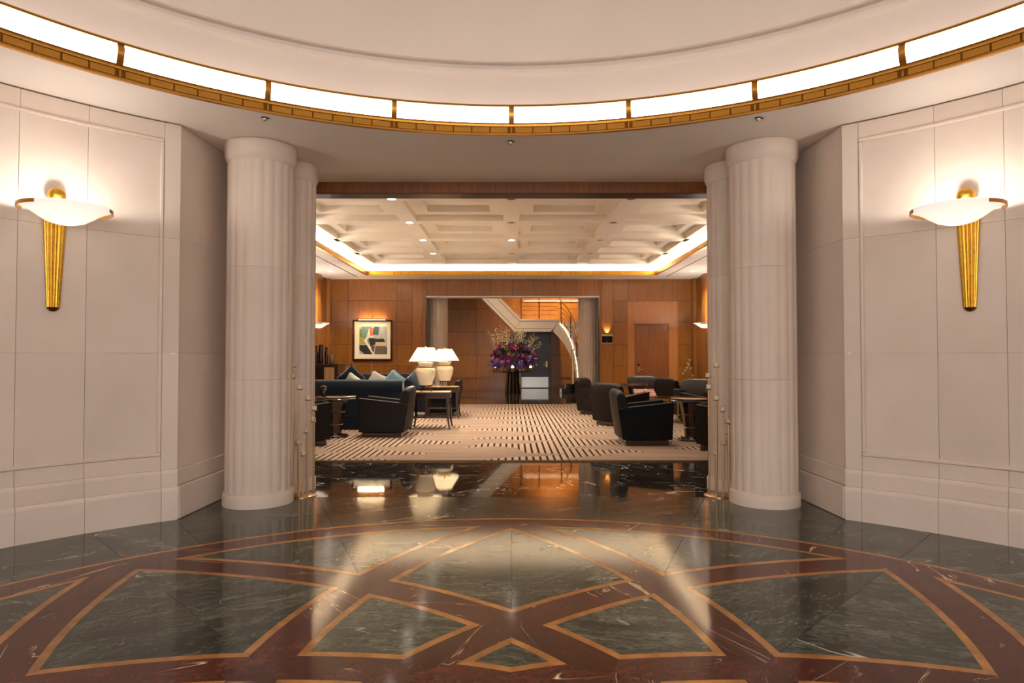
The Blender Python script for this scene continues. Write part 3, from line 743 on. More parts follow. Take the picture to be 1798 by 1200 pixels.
# ================================================================== STAIR HALL
YH = 26.5
W = struct('wall_hall_back', MB().box(-6.5, 6.5, YH+.012, YH+.2, -.02, 5.6), 'joint_wood', 'wood panelled wall at the back of the stair hall', 'wall')
xs = [-6.2, -4.6, -3.0, -1.45, .3]; zs = [.12, .44, 1.35, 2.3, 3.25, 4.2, 5.5]
for x0, x1 in list(zip(xs, xs[1:]))+[(1.62, 3.1), (3.1, 4.7), (4.7, 6.2)]:
    for z0, z1 in zip(zs, zs[1:]): obj('veneer_panel', MB().box(x0+.007, x1-.007, YH, YH+.0125, z0+.007, z1-.007), 'anigre', W)
for z0, z1 in ((2.32, 3.25), (3.25, 4.2), (4.2, 5.5)): obj('veneer_panel', MB().box(.303, 1.617, YH, YH+.0125, z0+.003, z1-.003), 'anigre', W)
for x0, x1 in ((-6.2, .3), (1.62, 6.2)): obj('skirting', MB().box(x0, x1, YH-.015, YH+.012, 0, .12), 'walnut', W)
for x0, x1 in ((-6.2, .3), (1.62, 6.2)): obj('dado_rail', MB().box(x0, x1, YH-.02, YH-.0005, .43, .46), 'walnut', W)
struct('wall_hall_left', MB().box(-6.5, -6.3, 17.9, YH, -.02, 5.6), 'anigre', 'wood wall at the left end of the stair hall', 'wall')
struct('wall_hall_right', MB().box(6.3, 6.5, 17.9, YH, -.02, 5.6), 'anigre', 'wood wall at the right end of the stair hall', 'wall')
struct('ceiling_hall', MB().box(-6.5, 6.5, YB+.3, YH+.2, 5.55, 5.65).box(-6.5, 6.5, YB+.12, YB+.3, 3.7, 5.6), 'plaster', 'high ceiling over the stair hall', 'ceiling')
plain('hall_door', (62, 54, 62), .3, var=.1)
D = thing('door_2', 'dark door with steel kick plate under the stair landing', 'door', (.96, YH-.002, 0), 0, None, 'structure')
for a, b, c_, d in ((-.66, -.58, 0, 2.30), (.58, .66, 0, 2.30), (-.579, .579, 2.23, 2.30)): obj('door_frame', MB().box(a, b, -.03, .01, c_, d), 'dark_wood', D, bevel=.004)
leaf = obj('door_leaf', MB().box(-.575, .575, -.012, .01, .012, 2.225), 'hall_door', D)
obj('kick_plate', MB().box(-.55, .55, -.016, -.0125, .03, .46), 'steel', leaf)
obj('lock_plate', MB().box(.44, .52, -.024, -.0125, .86, 1.10), 'champagne_metal', leaf, bevel=.004)
obj('lever', MB().tube([(.48, -.024, .95), (.48, -.07, .95), (.36, -.07, .95)], .012, 8), 'champagne_metal', leaf, smooth=True)
# columns flanking the far opening
for x, lb in ((-2.10, 'reeded limestone column at the left of the far opening, behind the lamps'), (2.19, 'reeded limestone column at the right of the far opening, beside the stair')):
    column(x, 18.45, .30, lb, zt=3.70, group='limestone columns at the far opening')
# stair: upper flight, landing, curving lower flight
S = thing('stairs', 'pale stone staircase with brass handrail turning over a landing', 'stairs', (0, 0, 0), 0, None, 'structure')
YS = 24.0
up = [(-2.2, 4.61), (-.38, 3.447-.02), (.36, 2.69), (.085, 2.22), (-1.09, 3.40), (-2.2, 4.03)]
up = [(-2.0, 5.10), (-.38, 3.445), (.36, 2.69), (.085, 2.24), (-1.09, 3.445), (-2.6, 4.99)]
obj('upper_stringer', MB().prism_axis(up, YS, YS+.14, 'y'), 'limestone', S, bevel=.01)
obj('upper_soffit', MB().prism_axis([(.085, 2.24), (-2.6, 4.99), (-2.5, 5.08), (.2, 2.32)], YS+.14, YS+1.7, 'y'), 'plaster', S)
obj('landing', MB().prism_axis([(.36, 2.69), (1.80, 2.69), (1.46, 2.22), (.085, 2.22)], YS, YS+.14, 'y'), 'limestone', S, bevel=.01)
obj('landing_slab', MB().box(.2, 1.95, YS+.14, YS+2.4, 2.30, 2.62), 'plaster', S)
# thin shadow lines on the stringer, drawn as dark tubes
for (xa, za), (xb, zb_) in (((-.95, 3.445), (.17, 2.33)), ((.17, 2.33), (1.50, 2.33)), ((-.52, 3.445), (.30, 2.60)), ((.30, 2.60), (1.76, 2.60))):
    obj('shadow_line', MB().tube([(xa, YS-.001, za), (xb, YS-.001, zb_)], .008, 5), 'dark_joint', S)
low = [  # (x, y, top, bottom) along the curve to the foot
    (1.62, 24.07, 2.69, 2.22), (1.84, 23.93, 2.50, 1.98), (2.02, 23.75, 2.26, 1.72), (2.16, 23.55, 1.98, 1.42), (2.26, 23.35, 1.66, 1.08), (2.33, 23.15, 1.30, .72), (2.37, 22.95, .92, .36), (2.38, 22.75, .55, .02)]
rows = [[(x-.06, y, b), (x-.06, y, t), (x+.06, y+.03, t), (x+.06, y+.03, b)] for x, y, t, b in low]
mb = MB().grid(rows, closed=True); n = len(mb.v); mb.f += [(0, 1, 2, 3), (n-1, n-2, n-3, n-4)]; mb.mi += [0, 0]
obj('lower_stringer', mb, 'limestone', S, smooth=True)
for i in range(13):                          # treads behind the lower stringer
    t_ = i/12; z = .17+2.42*t_; y = 22.8+1.25*t_; obj('tread', MB().box(2.5-.45*t_, 3.5, y, y+.42, z-.17, z), 'limestone', S)
for z, x0, x1, y in ((.0, 1.75, 3.3, 22.55), (.17, 1.92, 3.3, 22.72)): obj('starting_step', MB().box(x0, x1, y, y+1.0, z+.001, z+.169), 'black_gloss', S, bevel=.01)
# railings
def off(path, d): return [(x, y, z+d) for x, y, z in path]
rail = [(-2.0, YS+.05, 5.10), (-.38, YS+.05, 3.445), (.36, YS+.05, 2.69), (1.70, YS+.05, 2.69)]+[(x, y, t) for x, y, t, b in low[1:7]]
for d in (.16, .32, .48, .64): obj('rail_bar', MB().tube(off(rail, d), .012, 6), 'champagne_metal', S, smooth=True)
emit('rail_glint', (1, .85, .6), 2.2)
obj('rail_glint', MB().tube([(x-.05, y-.03, t+.02) for x, y, t, b in low[1:]], .014, 6), 'rail_glint', S, smooth=True)  # glowing tube added to imitate bright reflections along the lower rail
obj('handrail', MB().tube(off(rail, .86), .026, 10), 'brass', S, smooth=True)
for x, y, z in ((-.38, YS+.05, 3.40), (.36, YS+.05, 2.66), (1.03, YS+.05, 2.66), (1.84, 23.95, 2.45), (2.16, 23.56, 1.9), (2.33, 23.16, 1.2)): obj('baluster', MB().tube([(x, y, z), (x, y, z+.89)], .018, 8), 'bronze', S, smooth=True)
obj('newel_post', MB().lathe([(.045, .34), (.045, 1.50), (.06, 1.51), (.06, 1.56), (.03, 1.58)], 20, (2.14, 22.62)), 'champagne_metal', S, smooth=True)
for z in (.55, .75, .95, 1.15, 1.35): obj('newel_rail', MB().tube([(2.14, 22.62, z), (2.36, 22.80, z+.06)], .012, 6), 'champagne_metal', S, smooth=True)
emit('stair_strip', (1, .7, .36), 3)
tag(obj('stair_strip_lamp', MB().box(.5, 3.0, YH-.05, YH-.02, 3.57, 3.583), 'stair_strip'), 'glowing strip lamp along the wall above the stair landing', 'lamp')
for x, y, lb, e in ((-1.0, 21.5, 'unseen hall lamp added over the flower table', .75), (1.8, 25.4, 'unseen hall lamp added above the stair landing', 1.6), (-4.0, 23.0, 'unseen hall lamp added above the left end of the stair hall', .35)):  # out-of-view ceiling lamps added to light the stair hall
    t = thing('added_hall_lamp', lb, 'lamp', (x, y, 5.55), 0, 'added hall lamps')
    obj('housing', MB().lathe([(.16, 0), (.16, -.05), (.14, -.06)], 28), 'white_plastic', t, smooth=True)
    obj('diffuser', MB().lathe([(.001, -.062), (.135, -.061)], 28, cap=False), 'lamp_disc', t)
    light('added_hall_beam', 'SPOT', (0, 0, -.1), L_HALL*e, (1, .72, .42), t, spot_size=R(130), spot_blend=.8, shadow_soft_size=.12)
# ================================================================== CARPET
k = N('carpet_pile'); tc = k.n('ShaderNodeTexCoord'); sp = k.n('ShaderNodeSeparateXYZ'); k.l(tc.outputs['Object'], sp.inputs[0])
X, Y = sp.outputs[0], sp.outputs[1]
wob = k.noise(k.coords(), .9, 2)
M_ = k.math
def fr(a): return M_('FRACT', a)
# beige ground with fine cross streaks
v = k.coords(scale=(.35, 14, 1)); g1 = k.noise(v, 2.2, 5, .65)
ground = k.ramp(g1, [(.3, lin((98, 80, 68))), (.5, lin((132, 111, 95))), (.72, lin((164, 142, 123)))])
# groups of dark dashes that taper away to both sides of a few long seams, staggered left and right
PER = 2.9
dd = M_('SUBTRACT', M_('MULTIPLY', fr(M_('DIVIDE', M_('ADD', X, PER*10.5-.7), PER)), PER), PER/2)
ad = M_('ABSOLUTE', dd); side = M_('MULTIPLY', M_('GREATER_THAN', dd, 0.0), .5)
wv = M_('MULTIPLY', M_('SUBTRACT', wob, .5), 1.1)
def lens(py_, oy, reach, h, slant):
    q = M_('ADD', M_('ADD', M_('DIVIDE', Y, py_), M_('ADD', side, oy)), M_('ADD', wv, M_('MULTIPLY', ad, slant)))
    row = M_('FLOOR', q)
    rn = fr(M_('MULTIPLY', M_('SINE', M_('ADD', M_('MULTIPLY', row, 12.9898), M_('MULTIPLY', side, 77.0))), 437.5))
    rc = M_('MULTIPLY', M_('ADD', .55, M_('MULTIPLY', rn, .6)), reach)
    tent = M_('SUBTRACT', 1.0, M_('DIVIDE', ad, rc), clamp=True)
    d = M_('ABSOLUTE', M_('SUBTRACT', fr(q), .5))
    return M_('LESS_THAN', d, M_('MULTIPLY', M_('POWER', tent, .75), h))
patch = M_('MAXIMUM', lens(1.1, .0, 1.6, .36, .16), lens(1.1, .47, .8, .12, -.2))
line = M_('LESS_THAN', fr(M_('MULTIPLY', X, 1/.088)), .33)
dash = M_('MULTIPLY', patch, line)
col = k.mix(M_('MULTIPLY', patch, .55), ground, lin((174, 148, 126)))
col = k.mix(dash, col, lin((34, 26, 24)))
k.base(col); k.b.inputs['Roughness'].default_value = .95; k.b.inputs['Specular IOR Level'].default_value = .1
k.bump(k.noise(k.coords(), 220, 2), .3, .004)
plain('carpet_binding', (48, 36, 32), .9)
t = thing('carpet', 'beige lounge carpet with lens shaped groups of dark dashes', 'carpet', (0, 0, 0))
obj('pile', MB().box(-4.9, 4.9, 8.06, 17.40, .0, .014), 'carpet_pile', t)
obj('binding', MB().box(-4.9, 4.9, 7.985, 8.059, .0, .013).box(-4.9, 4.9, 17.401, 17.44, 0, .013), 'carpet_binding', t)
obj('edge_strip', MB().box(-4.9, 4.9, 7.955, 7.984, .0, .006), 'brass_dark', t)
ZG = .0145
# ================================================================== TUB ARMCHAIRS
def arm_profile(): return [(-.385, .085), (-.405, .60), (-.39, .622), (.30, .545), (.40, .525), (.33, .085)]
def make_chair(label, leather='leather', side=None):
    t = thing('armchair', label, 'armchair', (0, 0, 0), 0, 'leather tub armchairs')
    obj('plinth', MB().box(-.33, .33, -.34, .28, 0, .07), 'dark_wood', t)
    for sg in (-1, 1):
        a = obj('arm', MB().prism_axis(arm_profile(), *sorted((sg*.25, sg*.385))), side or leather, t, bevel=.03, seg=3)
        obj('welt', MB().tube([(sg*.382, -.405, .60), (sg*.382, -.392, .617), (sg*.382, .30, .540), (sg*.382, .39, .522)], .006, 6), leather, a, smooth=True)
    obj('seat_cushion', MB().box(-.247, .247, -.38, .22, .29, .44), leather, t, bevel=.04, seg=3)
    obj('seat_base', MB().box(-.249, .249, -.37, .30, .085, .288), leather, t, bevel=.01)
    # curved back, tilted, rounded crest
    rows = []
    for i in range(13):
        u = -1+2*i/12; x = .365*u; bow = .05*(1-u*u); crest = .805-.05*abs(u)**6
        rows.append([(x, y+bow*.6+(-.0), z) for y, z in ((.245, .30), (.235, .52), (.285, crest-.05), (.318, crest-.012), (.352, crest), (.392, crest-.016), (.415, crest-.06), (.39, .50), (.325, .09), (.25, .09))])
    mb = MB().grid(rows, closed=True); n = 10; o = 12*n
    mb.f += [tuple(range(n)), tuple(o+i for i in range(n-1, -1, -1))]; mb.mi += [0, 0]
    obj('backrest', mb, leather, t, smooth=True, bevel=.018, seg=3)
    return t
def place(proto, x, y, deg, label):
    if proto.get('used'):
        return dup(proto, (x, y, ZG), R(deg), label)
    proto['used'] = 1; proto.location = (x, y, ZG); proto.rotation_euler[2] = R(deg); proto['label'] = label; return proto
pa = make_chair('', 'leather'); pn = make_chair('', 'leather', 'leather_navy'); pg = make_chair('', 'leather_grey')
place(pn, 1.93, 9.68, 90, 'dark leather armchair seen from its side, nearest on the right of the lounge')
place(pa, 2.03, 12.15, 128, 'dark leather armchair turned away, just behind the nearest right one')
place(pa, 1.93, 14.55, 62, 'dark leather armchair in front of the right far column')
place(pg, 3.35, 16.0, 8, 'grey leather armchair in front of the walnut door')
place(pa, 3.80, 14.70, 115, 'black armchair with its back turned, between the door chair and the candle rods')
place(pg, 3.86, 13.55, -25, 'grey leather armchair facing the coffee table below the candle rods')
place(pa, 3.62, 11.75, -150, 'dark armchair at the far side of the right pedestal table')
place(pa, 3.06, 9.02, -122, 'dark armchair half hidden by the right columns, beside the pedestal table')
place(pa, -2.03, 10.62, -90, 'dark leather armchair seen from its side, in front of the navy sofa')
place(pa, -3.14, 9.48, 122, 'dark armchair half hidden by the left columns, beside the pedestal table')
place(pa, -1.52, 14.30, -88, 'dark armchair behind the rear lamp table')
# ================================================================== SOFAS
def pillow(name, label, mat, w, h, th, loc, rot, group=None):
    rows_f, rows_b = [], []
    n = 10
    for i in range(n+1):
        a = -1+2*i/n; rf, rb = [], []
        for j in range(n+1):
            b = -1+2*j/n; e = (1-a**4)*(1-b**4); pin = 1-.10*(1-abs(a)**2)*abs(b)**3-.10*(1-abs(b)**2)*abs(a)**3
            x, z = a*w/2*pin, b*h/2*pin; rf.append((x, -th/2*e**.6, z)); rb.append((x, th/2*e**.6, z))
        rows_f.append(rf); rows_b.append(rb)
    mb = MB().grid(rows_f).grid(rows_b)
    me = mb.mesh(name, mat, False); bm = bmesh.new(); bm.from_mesh(me); bmesh.ops.remove_doubles(bm, verts=bm.verts, dist=1e-5); bmesh.ops.recalc_face_normals(bm, faces=bm.faces)
    for f_ in bm.faces: f_.smooth = True
    bm.to_mesh(me); bm.free()
    o = link(name, me); o.location = loc; o.rotation_euler = rot
    return tag(o, label, 'pillow', group)
def sofa(label, x, y, deg, Wd):
    t = thing('sofa', label, 'sofa', (x, y, ZG), R(deg), 'navy velvet sofas'); h = Wd/2
    obj('base', MB().box(-h+.02, h-.02, -.44, .40, .17, .33), 'velvet', t, bevel=.02)
    # skirt: one panel per face with inverted pleats
    for nm, (x0, x1, y0, y1) in (('f', (-h, h, -.45, -.44)), ('b', (-h, h, .43, .44)), ('l', (-h, -h+.01, -.44, .43)), ('r', (h-.01, h, -.44, .43))):
        L_ = (x1-x0) if nm in 'fb' else (y1-y0); n = 3 if nm in 'fb' else 1
        for i in range(n):
            if nm in 'fb': obj('skirt_panel', MB().box(x0+L_*i/n+.006, x0+L_*(i+1)/n-.006, y0, y1, .01, .20), 'velvet', t)
            else: obj('skirt_panel', MB().box(x0, x1, y0+.006, y1-.006, .01, .20), 'velvet', t)
    bp = [(.20, .2), (.17, .62), (.20, .80), (.25, .86), (.32, .875), (.39, .85), (.425, .78), (.415, .70), (.405, .64), (.43, .2)]
    obj('back', MB().prism_axis(bp, -h+.005, h-.005), 'velvet', t, bevel=.025, seg=3)
    for sg in (-1, 1):
        ap = [(sg*(h-.20), .2), (sg*(h-.20), .60), (sg*(h-.15), .66), (sg*(h-.06), .665), (sg*(h), .61), (sg*h, .2)]
        obj('arm', MB().prism_axis(ap, -.44, .20, 'y'), 'velvet', t, bevel=.025, seg=3)
    for i in range(2):
        a = -h+.20+(Wd-.40)*i/2; obj('seat_cushion', MB().box(a+.004, a+(Wd-.40)/2-.004, -.46, .19, .335, .48), 'velvet', t, bevel=.04, seg=3)
    return t
sofa('navy velvet sofa with pleated skirt, its back to the entrance', -3.02, 11.78, 180, 2.22)
sofa('navy velvet sofa against the far side, facing the entrance', -3.02, 15.35, 0, 2.35)
pillow('pillow', 'large navy velvet pillow at the left end of the far sofa', 'velvet', .48, .48, .18, (-3.78, 15.25, .80), (R(-12), R(45), 0), 'sofa pillows')
pillow('pillow', 'large blue velvet pillow at the right end of the far sofa, beside the lamp', 'velvet_blue', .48, .48, .18, (-2.16, 15.17, .80), (R(-12), R(42), R(-25)), 'sofa pillows')
pillow('pillow', 'pale linen pillow in the middle of the far sofa', 'linen', .38, .38, .14, (-3.14, 15.04, .74), (R(-14), R(28), 0), 'sofa pillows')
pillow('pillow', 'small teal silk pillow on the far sofa next to the linen one', 'teal_silk', .40, .40, .14, (-2.72, 15.00, .75), (R(-14), R(40), 0), 'sofa pillows')
pillow('pillow', 'pale linen pillow resting against the near sofa back', 'linen', .36, .36, .13, (-2.9, 11.85, .79), (R(14), R(35), 0), 'sofa pillows')
# ================================================================== LAMP TABLES AND LAMPS
def lamp_table(x, y, label):
    t = thing('side_table', label, 'table', (x, y, ZG), 0, 'dark wood lamp tables')
    obj('top', MB().box(-.36, .36, -.28, .28, .625, .655), 'dark_wood', t, bevel=.006)
    obj('inlay', MB().box(-.33, .33, -.25, .25, .6552, .657), 'pale_wood', t)
    for a in ((-.32, .32, -.245, -.225), (-.32, .32, .225, .245), (-.325, -.305, -.22, .22), (.305, .325, -.22, .22)): obj('apron', MB().box(*a, .54, .625), 'dark_wood', t)
    for sx in (-1, 1):
        for sy in (-1, 1):
            rows = [[(sx*(.31+o+q), sy*(.23+o*.6+p), z) for q, p in ((-.022*s_, -.022*s_), (.022*s_, -.022*s_), (.022*s_, .022*s_), (-.022*s_, .022*s_))] for z, o, s_ in ((.625, 0, 1), (.40, 0, 1), (.2, .006, .9), (.08, .022, .75), (0, .04, .65))]
            mb = MB().grid(rows, closed=True); mb.f += [(0, 1, 2, 3), (19, 18, 17, 16)]; mb.mi += [0, 0]; obj('leg', mb, 'dark_wood', t)
    obj('shelf', MB().box(-.30, .30, -.22, .22, .20, .225), 'dark_wood', t, bevel=.004)
    return t
lamp_table(-1.43, 11.62, 'dark wood side table under the nearer lamp')
lamp_table(-1.44, 13.62, 'dark wood side table under the farther lamp')
k = N('lamp_shade'); k.base(lin((250, 240, 218))); k.b.inputs['Roughness'].default_value = .8
k.b.inputs['Emission Color'].default_value = (1, .88, .66, 1); k.b.inputs['Emission Strength'].default_value = .3
tr = k.n('ShaderNodeBsdfTranslucent'); tr.inputs[0].default_value = (.95, .86, .70, 1); mx = k.n('ShaderNodeMixShader'); mx.inputs[0].default_value = .5
k.l(k.b.outputs[0], mx.inputs[1]); k.l(tr.outputs[0], mx.inputs[2]); k.l(mx.outputs[0], k.o.inputs['Surface'])
def table_lamp(x, y, label):
    t = thing('table_lamp', label, 'lamp', (x, y, ZG+.6575), R(20), 'cream ginger jar lamps')
    for a in range(4):
        q = pi/4+a*pi/2; obj('stand_foot', MB().tube([(.11*cos(q), .11*sin(q), .105), (.10*cos(q), .10*sin(q), .05), (.125*cos(q), .125*sin(q), .006)], .007, 6), 'bronze', t, smooth=True)
    obj('stand_ring', MB().lathe([(.105, .098), (.12, .098), (.12, .112), (.105, .112), (.105, .098)], 24, cap=False), 'bronze', t)
    obj('jar', MB().lathe([(.10, .113), (.115, .118), (.135, .18), (.165, .27), (.184, .345), (.182, .38), (.165, .41), (.135, .428), (.118, .436), (.116, .45), (.13, .485), (.142, .515), (.14, .522), (.03, .525)], 40), 'ceramic', t, smooth=True)
    obj('neck_band', MB().lathe([(.118, .432), (.140, .434), (.144, .441), (.138, .448), (.117, .447)], 36, cap=False), 'bronze', t, smooth=True)
    obj('socket', MB().lathe([(.02, .5255), (.02, .58)], 12), 'brass', t)
    n = 8
    obj('shade', MB().lathe([(.302, .540), (.15, .785), (.146, .783), (.298, .540), (.302, .540)], 48, cap=False), 'lamp_shade', t, smooth=True)
    for a in range(6):
        q = a*pi/3; obj('shade_seam', MB().tube([(.303*cos(q), .303*sin(q), .541), (.151*cos(q), .151*sin(q), .785)], .003, 4), 'wax', t)
    obj('shade_finial', MB().lathe([(.006, .76), (.006, .79), (.012, .797), (.001, .81)], 10), 'brass', t, smooth=True)
    light('lamp_bulb', 'POINT', (0, 0, .65), L_LAMP, (1, .82, .56), t, shadow_soft_size=.035)
table_lamp(-1.53, 11.55, 'lit cream ginger jar lamp with white shade, nearer of the pair')
table_lamp(-1.40, 13.60, 'lit cream ginger jar lamp with white shade, farther of the pair')
# ================================================================== PEDESTAL TABLES, COFFEE TABLE
def pedestal(x, y, label, sc=1.0):
    t = thing('pedestal_table', label, 'table', (x, y, ZG), 0, 'round dark wood pedestal tables')
    obj('top', MB().lathe([(.20, .585), (.30, .59), (.325, .60), (.33, .612), (.322, .622), (.328, .632), (.326, .645), (.318, .65)], 48), 'dark_wood', t, smooth=True)
    obj('pedestal', MB().lathe([(.10, .035), (.115, .20), (.145, .42), (.185, .584)], 12), 'dark_wood', t)
    for z, r in ((.20, .116), (.40, .143)): obj('ring', MB().lathe([(r, z-.006), (r+.008, z), (r, z+.006)], 24, cap=False), 'champagne_metal', t, smooth=True)
    obj('foot', MB().lathe([(.20, 0), (.205, .02), (.195, .033), (.11, .036)], 40), 'dark_wood', t, smooth=True)
pedestal(-2.82, 10.38, 'round dark pedestal table beside the left columns')
pedestal(2.76, 9.95, 'round dark pedestal table beside the right columns')
pedestal(2.86, 15.1, 'round dark pedestal table in front of the door, between chairs')
t = thing('coffee_table', 'low brass framed coffee table with dark top on the right', 'table', (2.93, 12.75, ZG))
obj('top', MB().box(-.55, .55, -.36, .36, .455, .475), 'black_gloss', t, bevel=.004)
for a in ((-.56, .56, -.37, -.355), (-.56, .56, .355, .37), (-.56, -.545, -.355, .355), (.545, .56, -.355, .355)): obj('frame_bar', MB().box(*a, .42, .478), 'gilt', t)
for sx in (-1, 1):
    for sy in (-1, 1): obj('leg', MB().tube([(sx*.42, sy*.28, .455), (sx*.42, sy*.28, 0)], .014, 8), 'gilt', t, smooth=True)
    obj('stretcher', MB().tube([(sx*.42, -.28, .12), (sx*.42, .28, .12)], .010, 8), 'gilt', t, smooth=True)
k = N('acrylic'); k.base((.95, .93, .9)); k.b.inputs['Roughness'].default_value = .05; k.b.inputs['Transmission Weight'].default_value = .85; k.b.inputs['IOR'].default_value = 1.1
bs = thing('book_stand', 'clear acrylic book stand on the brass coffee table', 'book stand', (2.62, 12.70, ZG+.4785))
for sg in (-1, 1): obj('side', MB().prism_axis([(-.14, 0), (-.12, 0), (.14, .12), (.14, .14)], *sorted((sg*.14, sg*.148))), 'acrylic', bs)
obj('ledge', MB().prism_axis([(-.15, .0), (.15, .13), (.15, .136), (-.15, .006)], -.139, .139), 'acrylic', bs)
plain('book_red', (150, 62, 52), .5, var=.1)
k = N('book_print'); k.base(k.ramp(k.noise(k.coords(), 14, 3), [(.44, lin((120, 44, 36))), (.5, lin((176, 150, 136))), (.58, lin((104, 38, 32)))]))
bk = thing('book', 'open red and white picture book lying on the acrylic stand', 'book', (2.62, 12.70, ZG+.4785+.012))
for sg in (-1, 1):
    obj('cover', MB().prism_axis([(-.15, .0), (.15, .13), (.15, .137), (-.15, .007)], *sorted((sg*.004, sg*.21))), 'book_red', bk)
    obj('page_block', MB().prism_axis([(-.142, .0115), (.142, .1345), (.138, .150), (-.146, .027)], *sorted((sg*.004, sg*.20))), 'book_print', bk)
# ================================================================== CANDLE STANDS
emit('lit_wax', (1, .8, .5), .15)
def candle_stand(x, y, z, label, rods):
    t = thing('candle_stand', label, 'candle stand', (x, y, z), 0, 'brass candle rod stands')
    obj('base_plate', MB().lathe([(.128, 0), (.128, .006), (.124, .009)], 48), 'champagne_metal', t, smooth=True)
    for dx, dy, h in rods:
        r = obj('rod', MB().tube([(dx, dy, .008), (dx, dy, h-.004)], .006, 8), 'champagne_metal', t, smooth=True)
        obj('dish', MB().lathe([(.007, h-.012), (.026, h-.006), (.028, h)], 20, (dx, dy)), 'champagne_metal', r, smooth=True)
        obj('candle', MB().lathe([(.022, h+.001), (.022, h+.036), (.018, h+.038), (.001, h+.034)], 16, (dx, dy)), 'wax', r, smooth=True)
HS_ = [1.205, 1.105, 1.0, .90, .798, .685, .577, .47, .37]
q = [-.100, -.076, 0, .070, .105, .072, 0, -.072, -.01]; d = [.02, -.07, -.1, -.075, 0, .075, .1, .08, .03]
candle_stand(-1.95, 6.07, 0, 'tall candle stand of thin brass rods in front of the left slim column', list(zip(q, d, HS_)))
q = [.0, -.060, -.085, -.040, .012, .08, .105, .08, .01]; d = [.02, .08, -.02, -.09, -.11, -.07, .01, .075, .10]
candle_stand(1.93, 6.07, 0, 'tall candle stand of thin brass rods in front of the right slim column', list(zip(q, d, HS_)))
ang = [R(200+40*i) for i in range(9)]
candle_stand(4.30, 15.75, ZG, 'candle stand of thin brass rods standing far back near the right wall', [(-.13+.037*i, .09*sin(ang[i]), h) for i, h in enumerate([.86, .93, 1.0, 1.10, 1.06, 1.18, .98, .8, .7])])
# ================================================================== PICTURE, PLAQUE, CABINET
P = thing('framed_picture', 'abstract colour picture in a dark frame with picture light', 'picture', (-3.80, YB, 1.74))
for a in ((-.545, -.50, -.56, .56), (.50, .545, -.56, .56), (-.499, .499, -.56, -.515), (-.499, .499, .515, .56)): obj('frame_bar', MB().box(a[0], a[1], -.05, -.001, a[2], a[3]), 'black_gloss', P, bevel=.008)
for a in ((-.499, -.485, -.514, .514), (.485, .499, -.514, .514), (-.484, .484, -.514, -.50), (-.484, .484, .50, .514)): obj('inner_fillet', MB().box(a[0], a[1], -.03, -.012, a[2], a[3]), 'gilt', P)
obj('mount', MB().box(-.484, .484, -.018, -.012, -.499, .499), 'paper', P)
pc = {'art_green': (118, 128, 52), 'art_teal': (104, 142, 136), 'art_white': (228, 224, 214), 'art_black': (34, 32, 34), 'art_orange': (190, 112, 62), 'art_blue': (72, 88, 100), 'art_pale': (176, 186, 184), 'art_olive': (96, 88, 64), 'art_brown': (112, 62, 36), 'art_cream': (214, 190, 156), 'art_lime': (168, 162, 60)}
for n_, c_ in pc.items(): plain(n_, c_, .6, var=.12, nscale=9)
art = MB(); am = list(pc)
def sh(mat, pts, lay): art.add([(x, -.0182-.0004*lay, z) for x, z in pts], [tuple(range(len(pts)))], am.index(mat))
sh('art_pale', [(-.36, -.38), (.40, -.38), (.40, .38), (-.36, .38)], 0)
sh('art_green', [(-.36, -.1), (-.1, -.1), (-.1, .38), (-.36, .30)], 1); sh('art_teal', [(-.30, .08), (-.05, .12), (-.02, .38), (-.30, .38)], 2)
sh('art_lime', [(-.36, -.12), (-.20, -.10), (-.22, .06), (-.36, .10)], 3)
sh('art_black', [(-.36, -.26), (-.36, -.13), (-.10, -.13), (0, -.38), (-.22, -.38)], 3)
sh('art_blue', [(.0, .16), (.16, .14), (.18, .36), (.06, .38), (.0, .30)], 3); sh('art_orange', [(-.09, .14), (.0, .14), (.03, .33), (-.09, .35)], 4)
sh('art_white', [(-.16, .10), (-.09, .36), (-.07, .12), (.06, .10), (-.14, .02)], 5); sh('art_black', [(-.12, .08), (.12, .04), (.30, .05), (.36, -.06), (.06, -.12), (-.06, -.16)], 5)
sh('art_white', [(-.24, .0), (-.16, .1), (-.13, -.06), (.06, -.38), (-.0, -.38)], 6); sh('art_cream', [(.08, -.05), (.38, -.05), (.36, -.15), (.08, -.15)], 6)
sh('art_brown', [(-.05, -.14), (.06, -.15), (.04, -.34), (-.03, -.26)], 6); sh('art_olive', [(.08, -.16), (.34, -.16), (.36, -.38), (.06, -.38)], 5); sh('art_blue', [(.34, -.17), (.40, -.19), (.40, -.38), (.36, -.38)], 6)
obj('print', art, am, P)
pl = obj('picture_light', MB().tube([(-.40, -.13, .575), (.40, -.13, .575)], .018, 10), 'brass_dark', P, smooth=True)
obj('light_arm', MB().tube([(0, -.01, .62), (0, -.08, .66), (0, -.13, .59)], .008, 6), 'brass_dark', pl, smooth=True)
emit('picture_lamp', (1, .75, .42), 9)
obj('lamp_strip', MB().box(-.36, .36, -.138, -.122, .553, .5575), 'picture_lamp', pl)
light('picture_glow', 'AREA', (0, -.13, .55), 7, (1, .74, .42), P, shape='RECTANGLE', size=.7, size_y=.03, rot=(R(-35), 0, 0))
light('picture_wash', 'AREA', (0, -.10, .60), 3, (1, .66, .3), P, shape='RECTANGLE', size=.7, size_y=.03, rot=(R(150), 0, 0))
obj('cord', MB().tube([(-.02, -.006, -.56), (-.02, -.006, -1.6)], .004, 5), 'wax', P)
S2 = thing('wall_sign', 'small black sign with faint lines of lettering, lit from above', 'sign', (2.62, YB, 1.77))
obj('backing', MB().box(-.155, .155, -.01, -.001, -.115, .135), 'champagne_metal', S2); obj('plate', MB().box(-.145, .145, -.018, -.0105, -.095, .085), 'black_satin', S2)
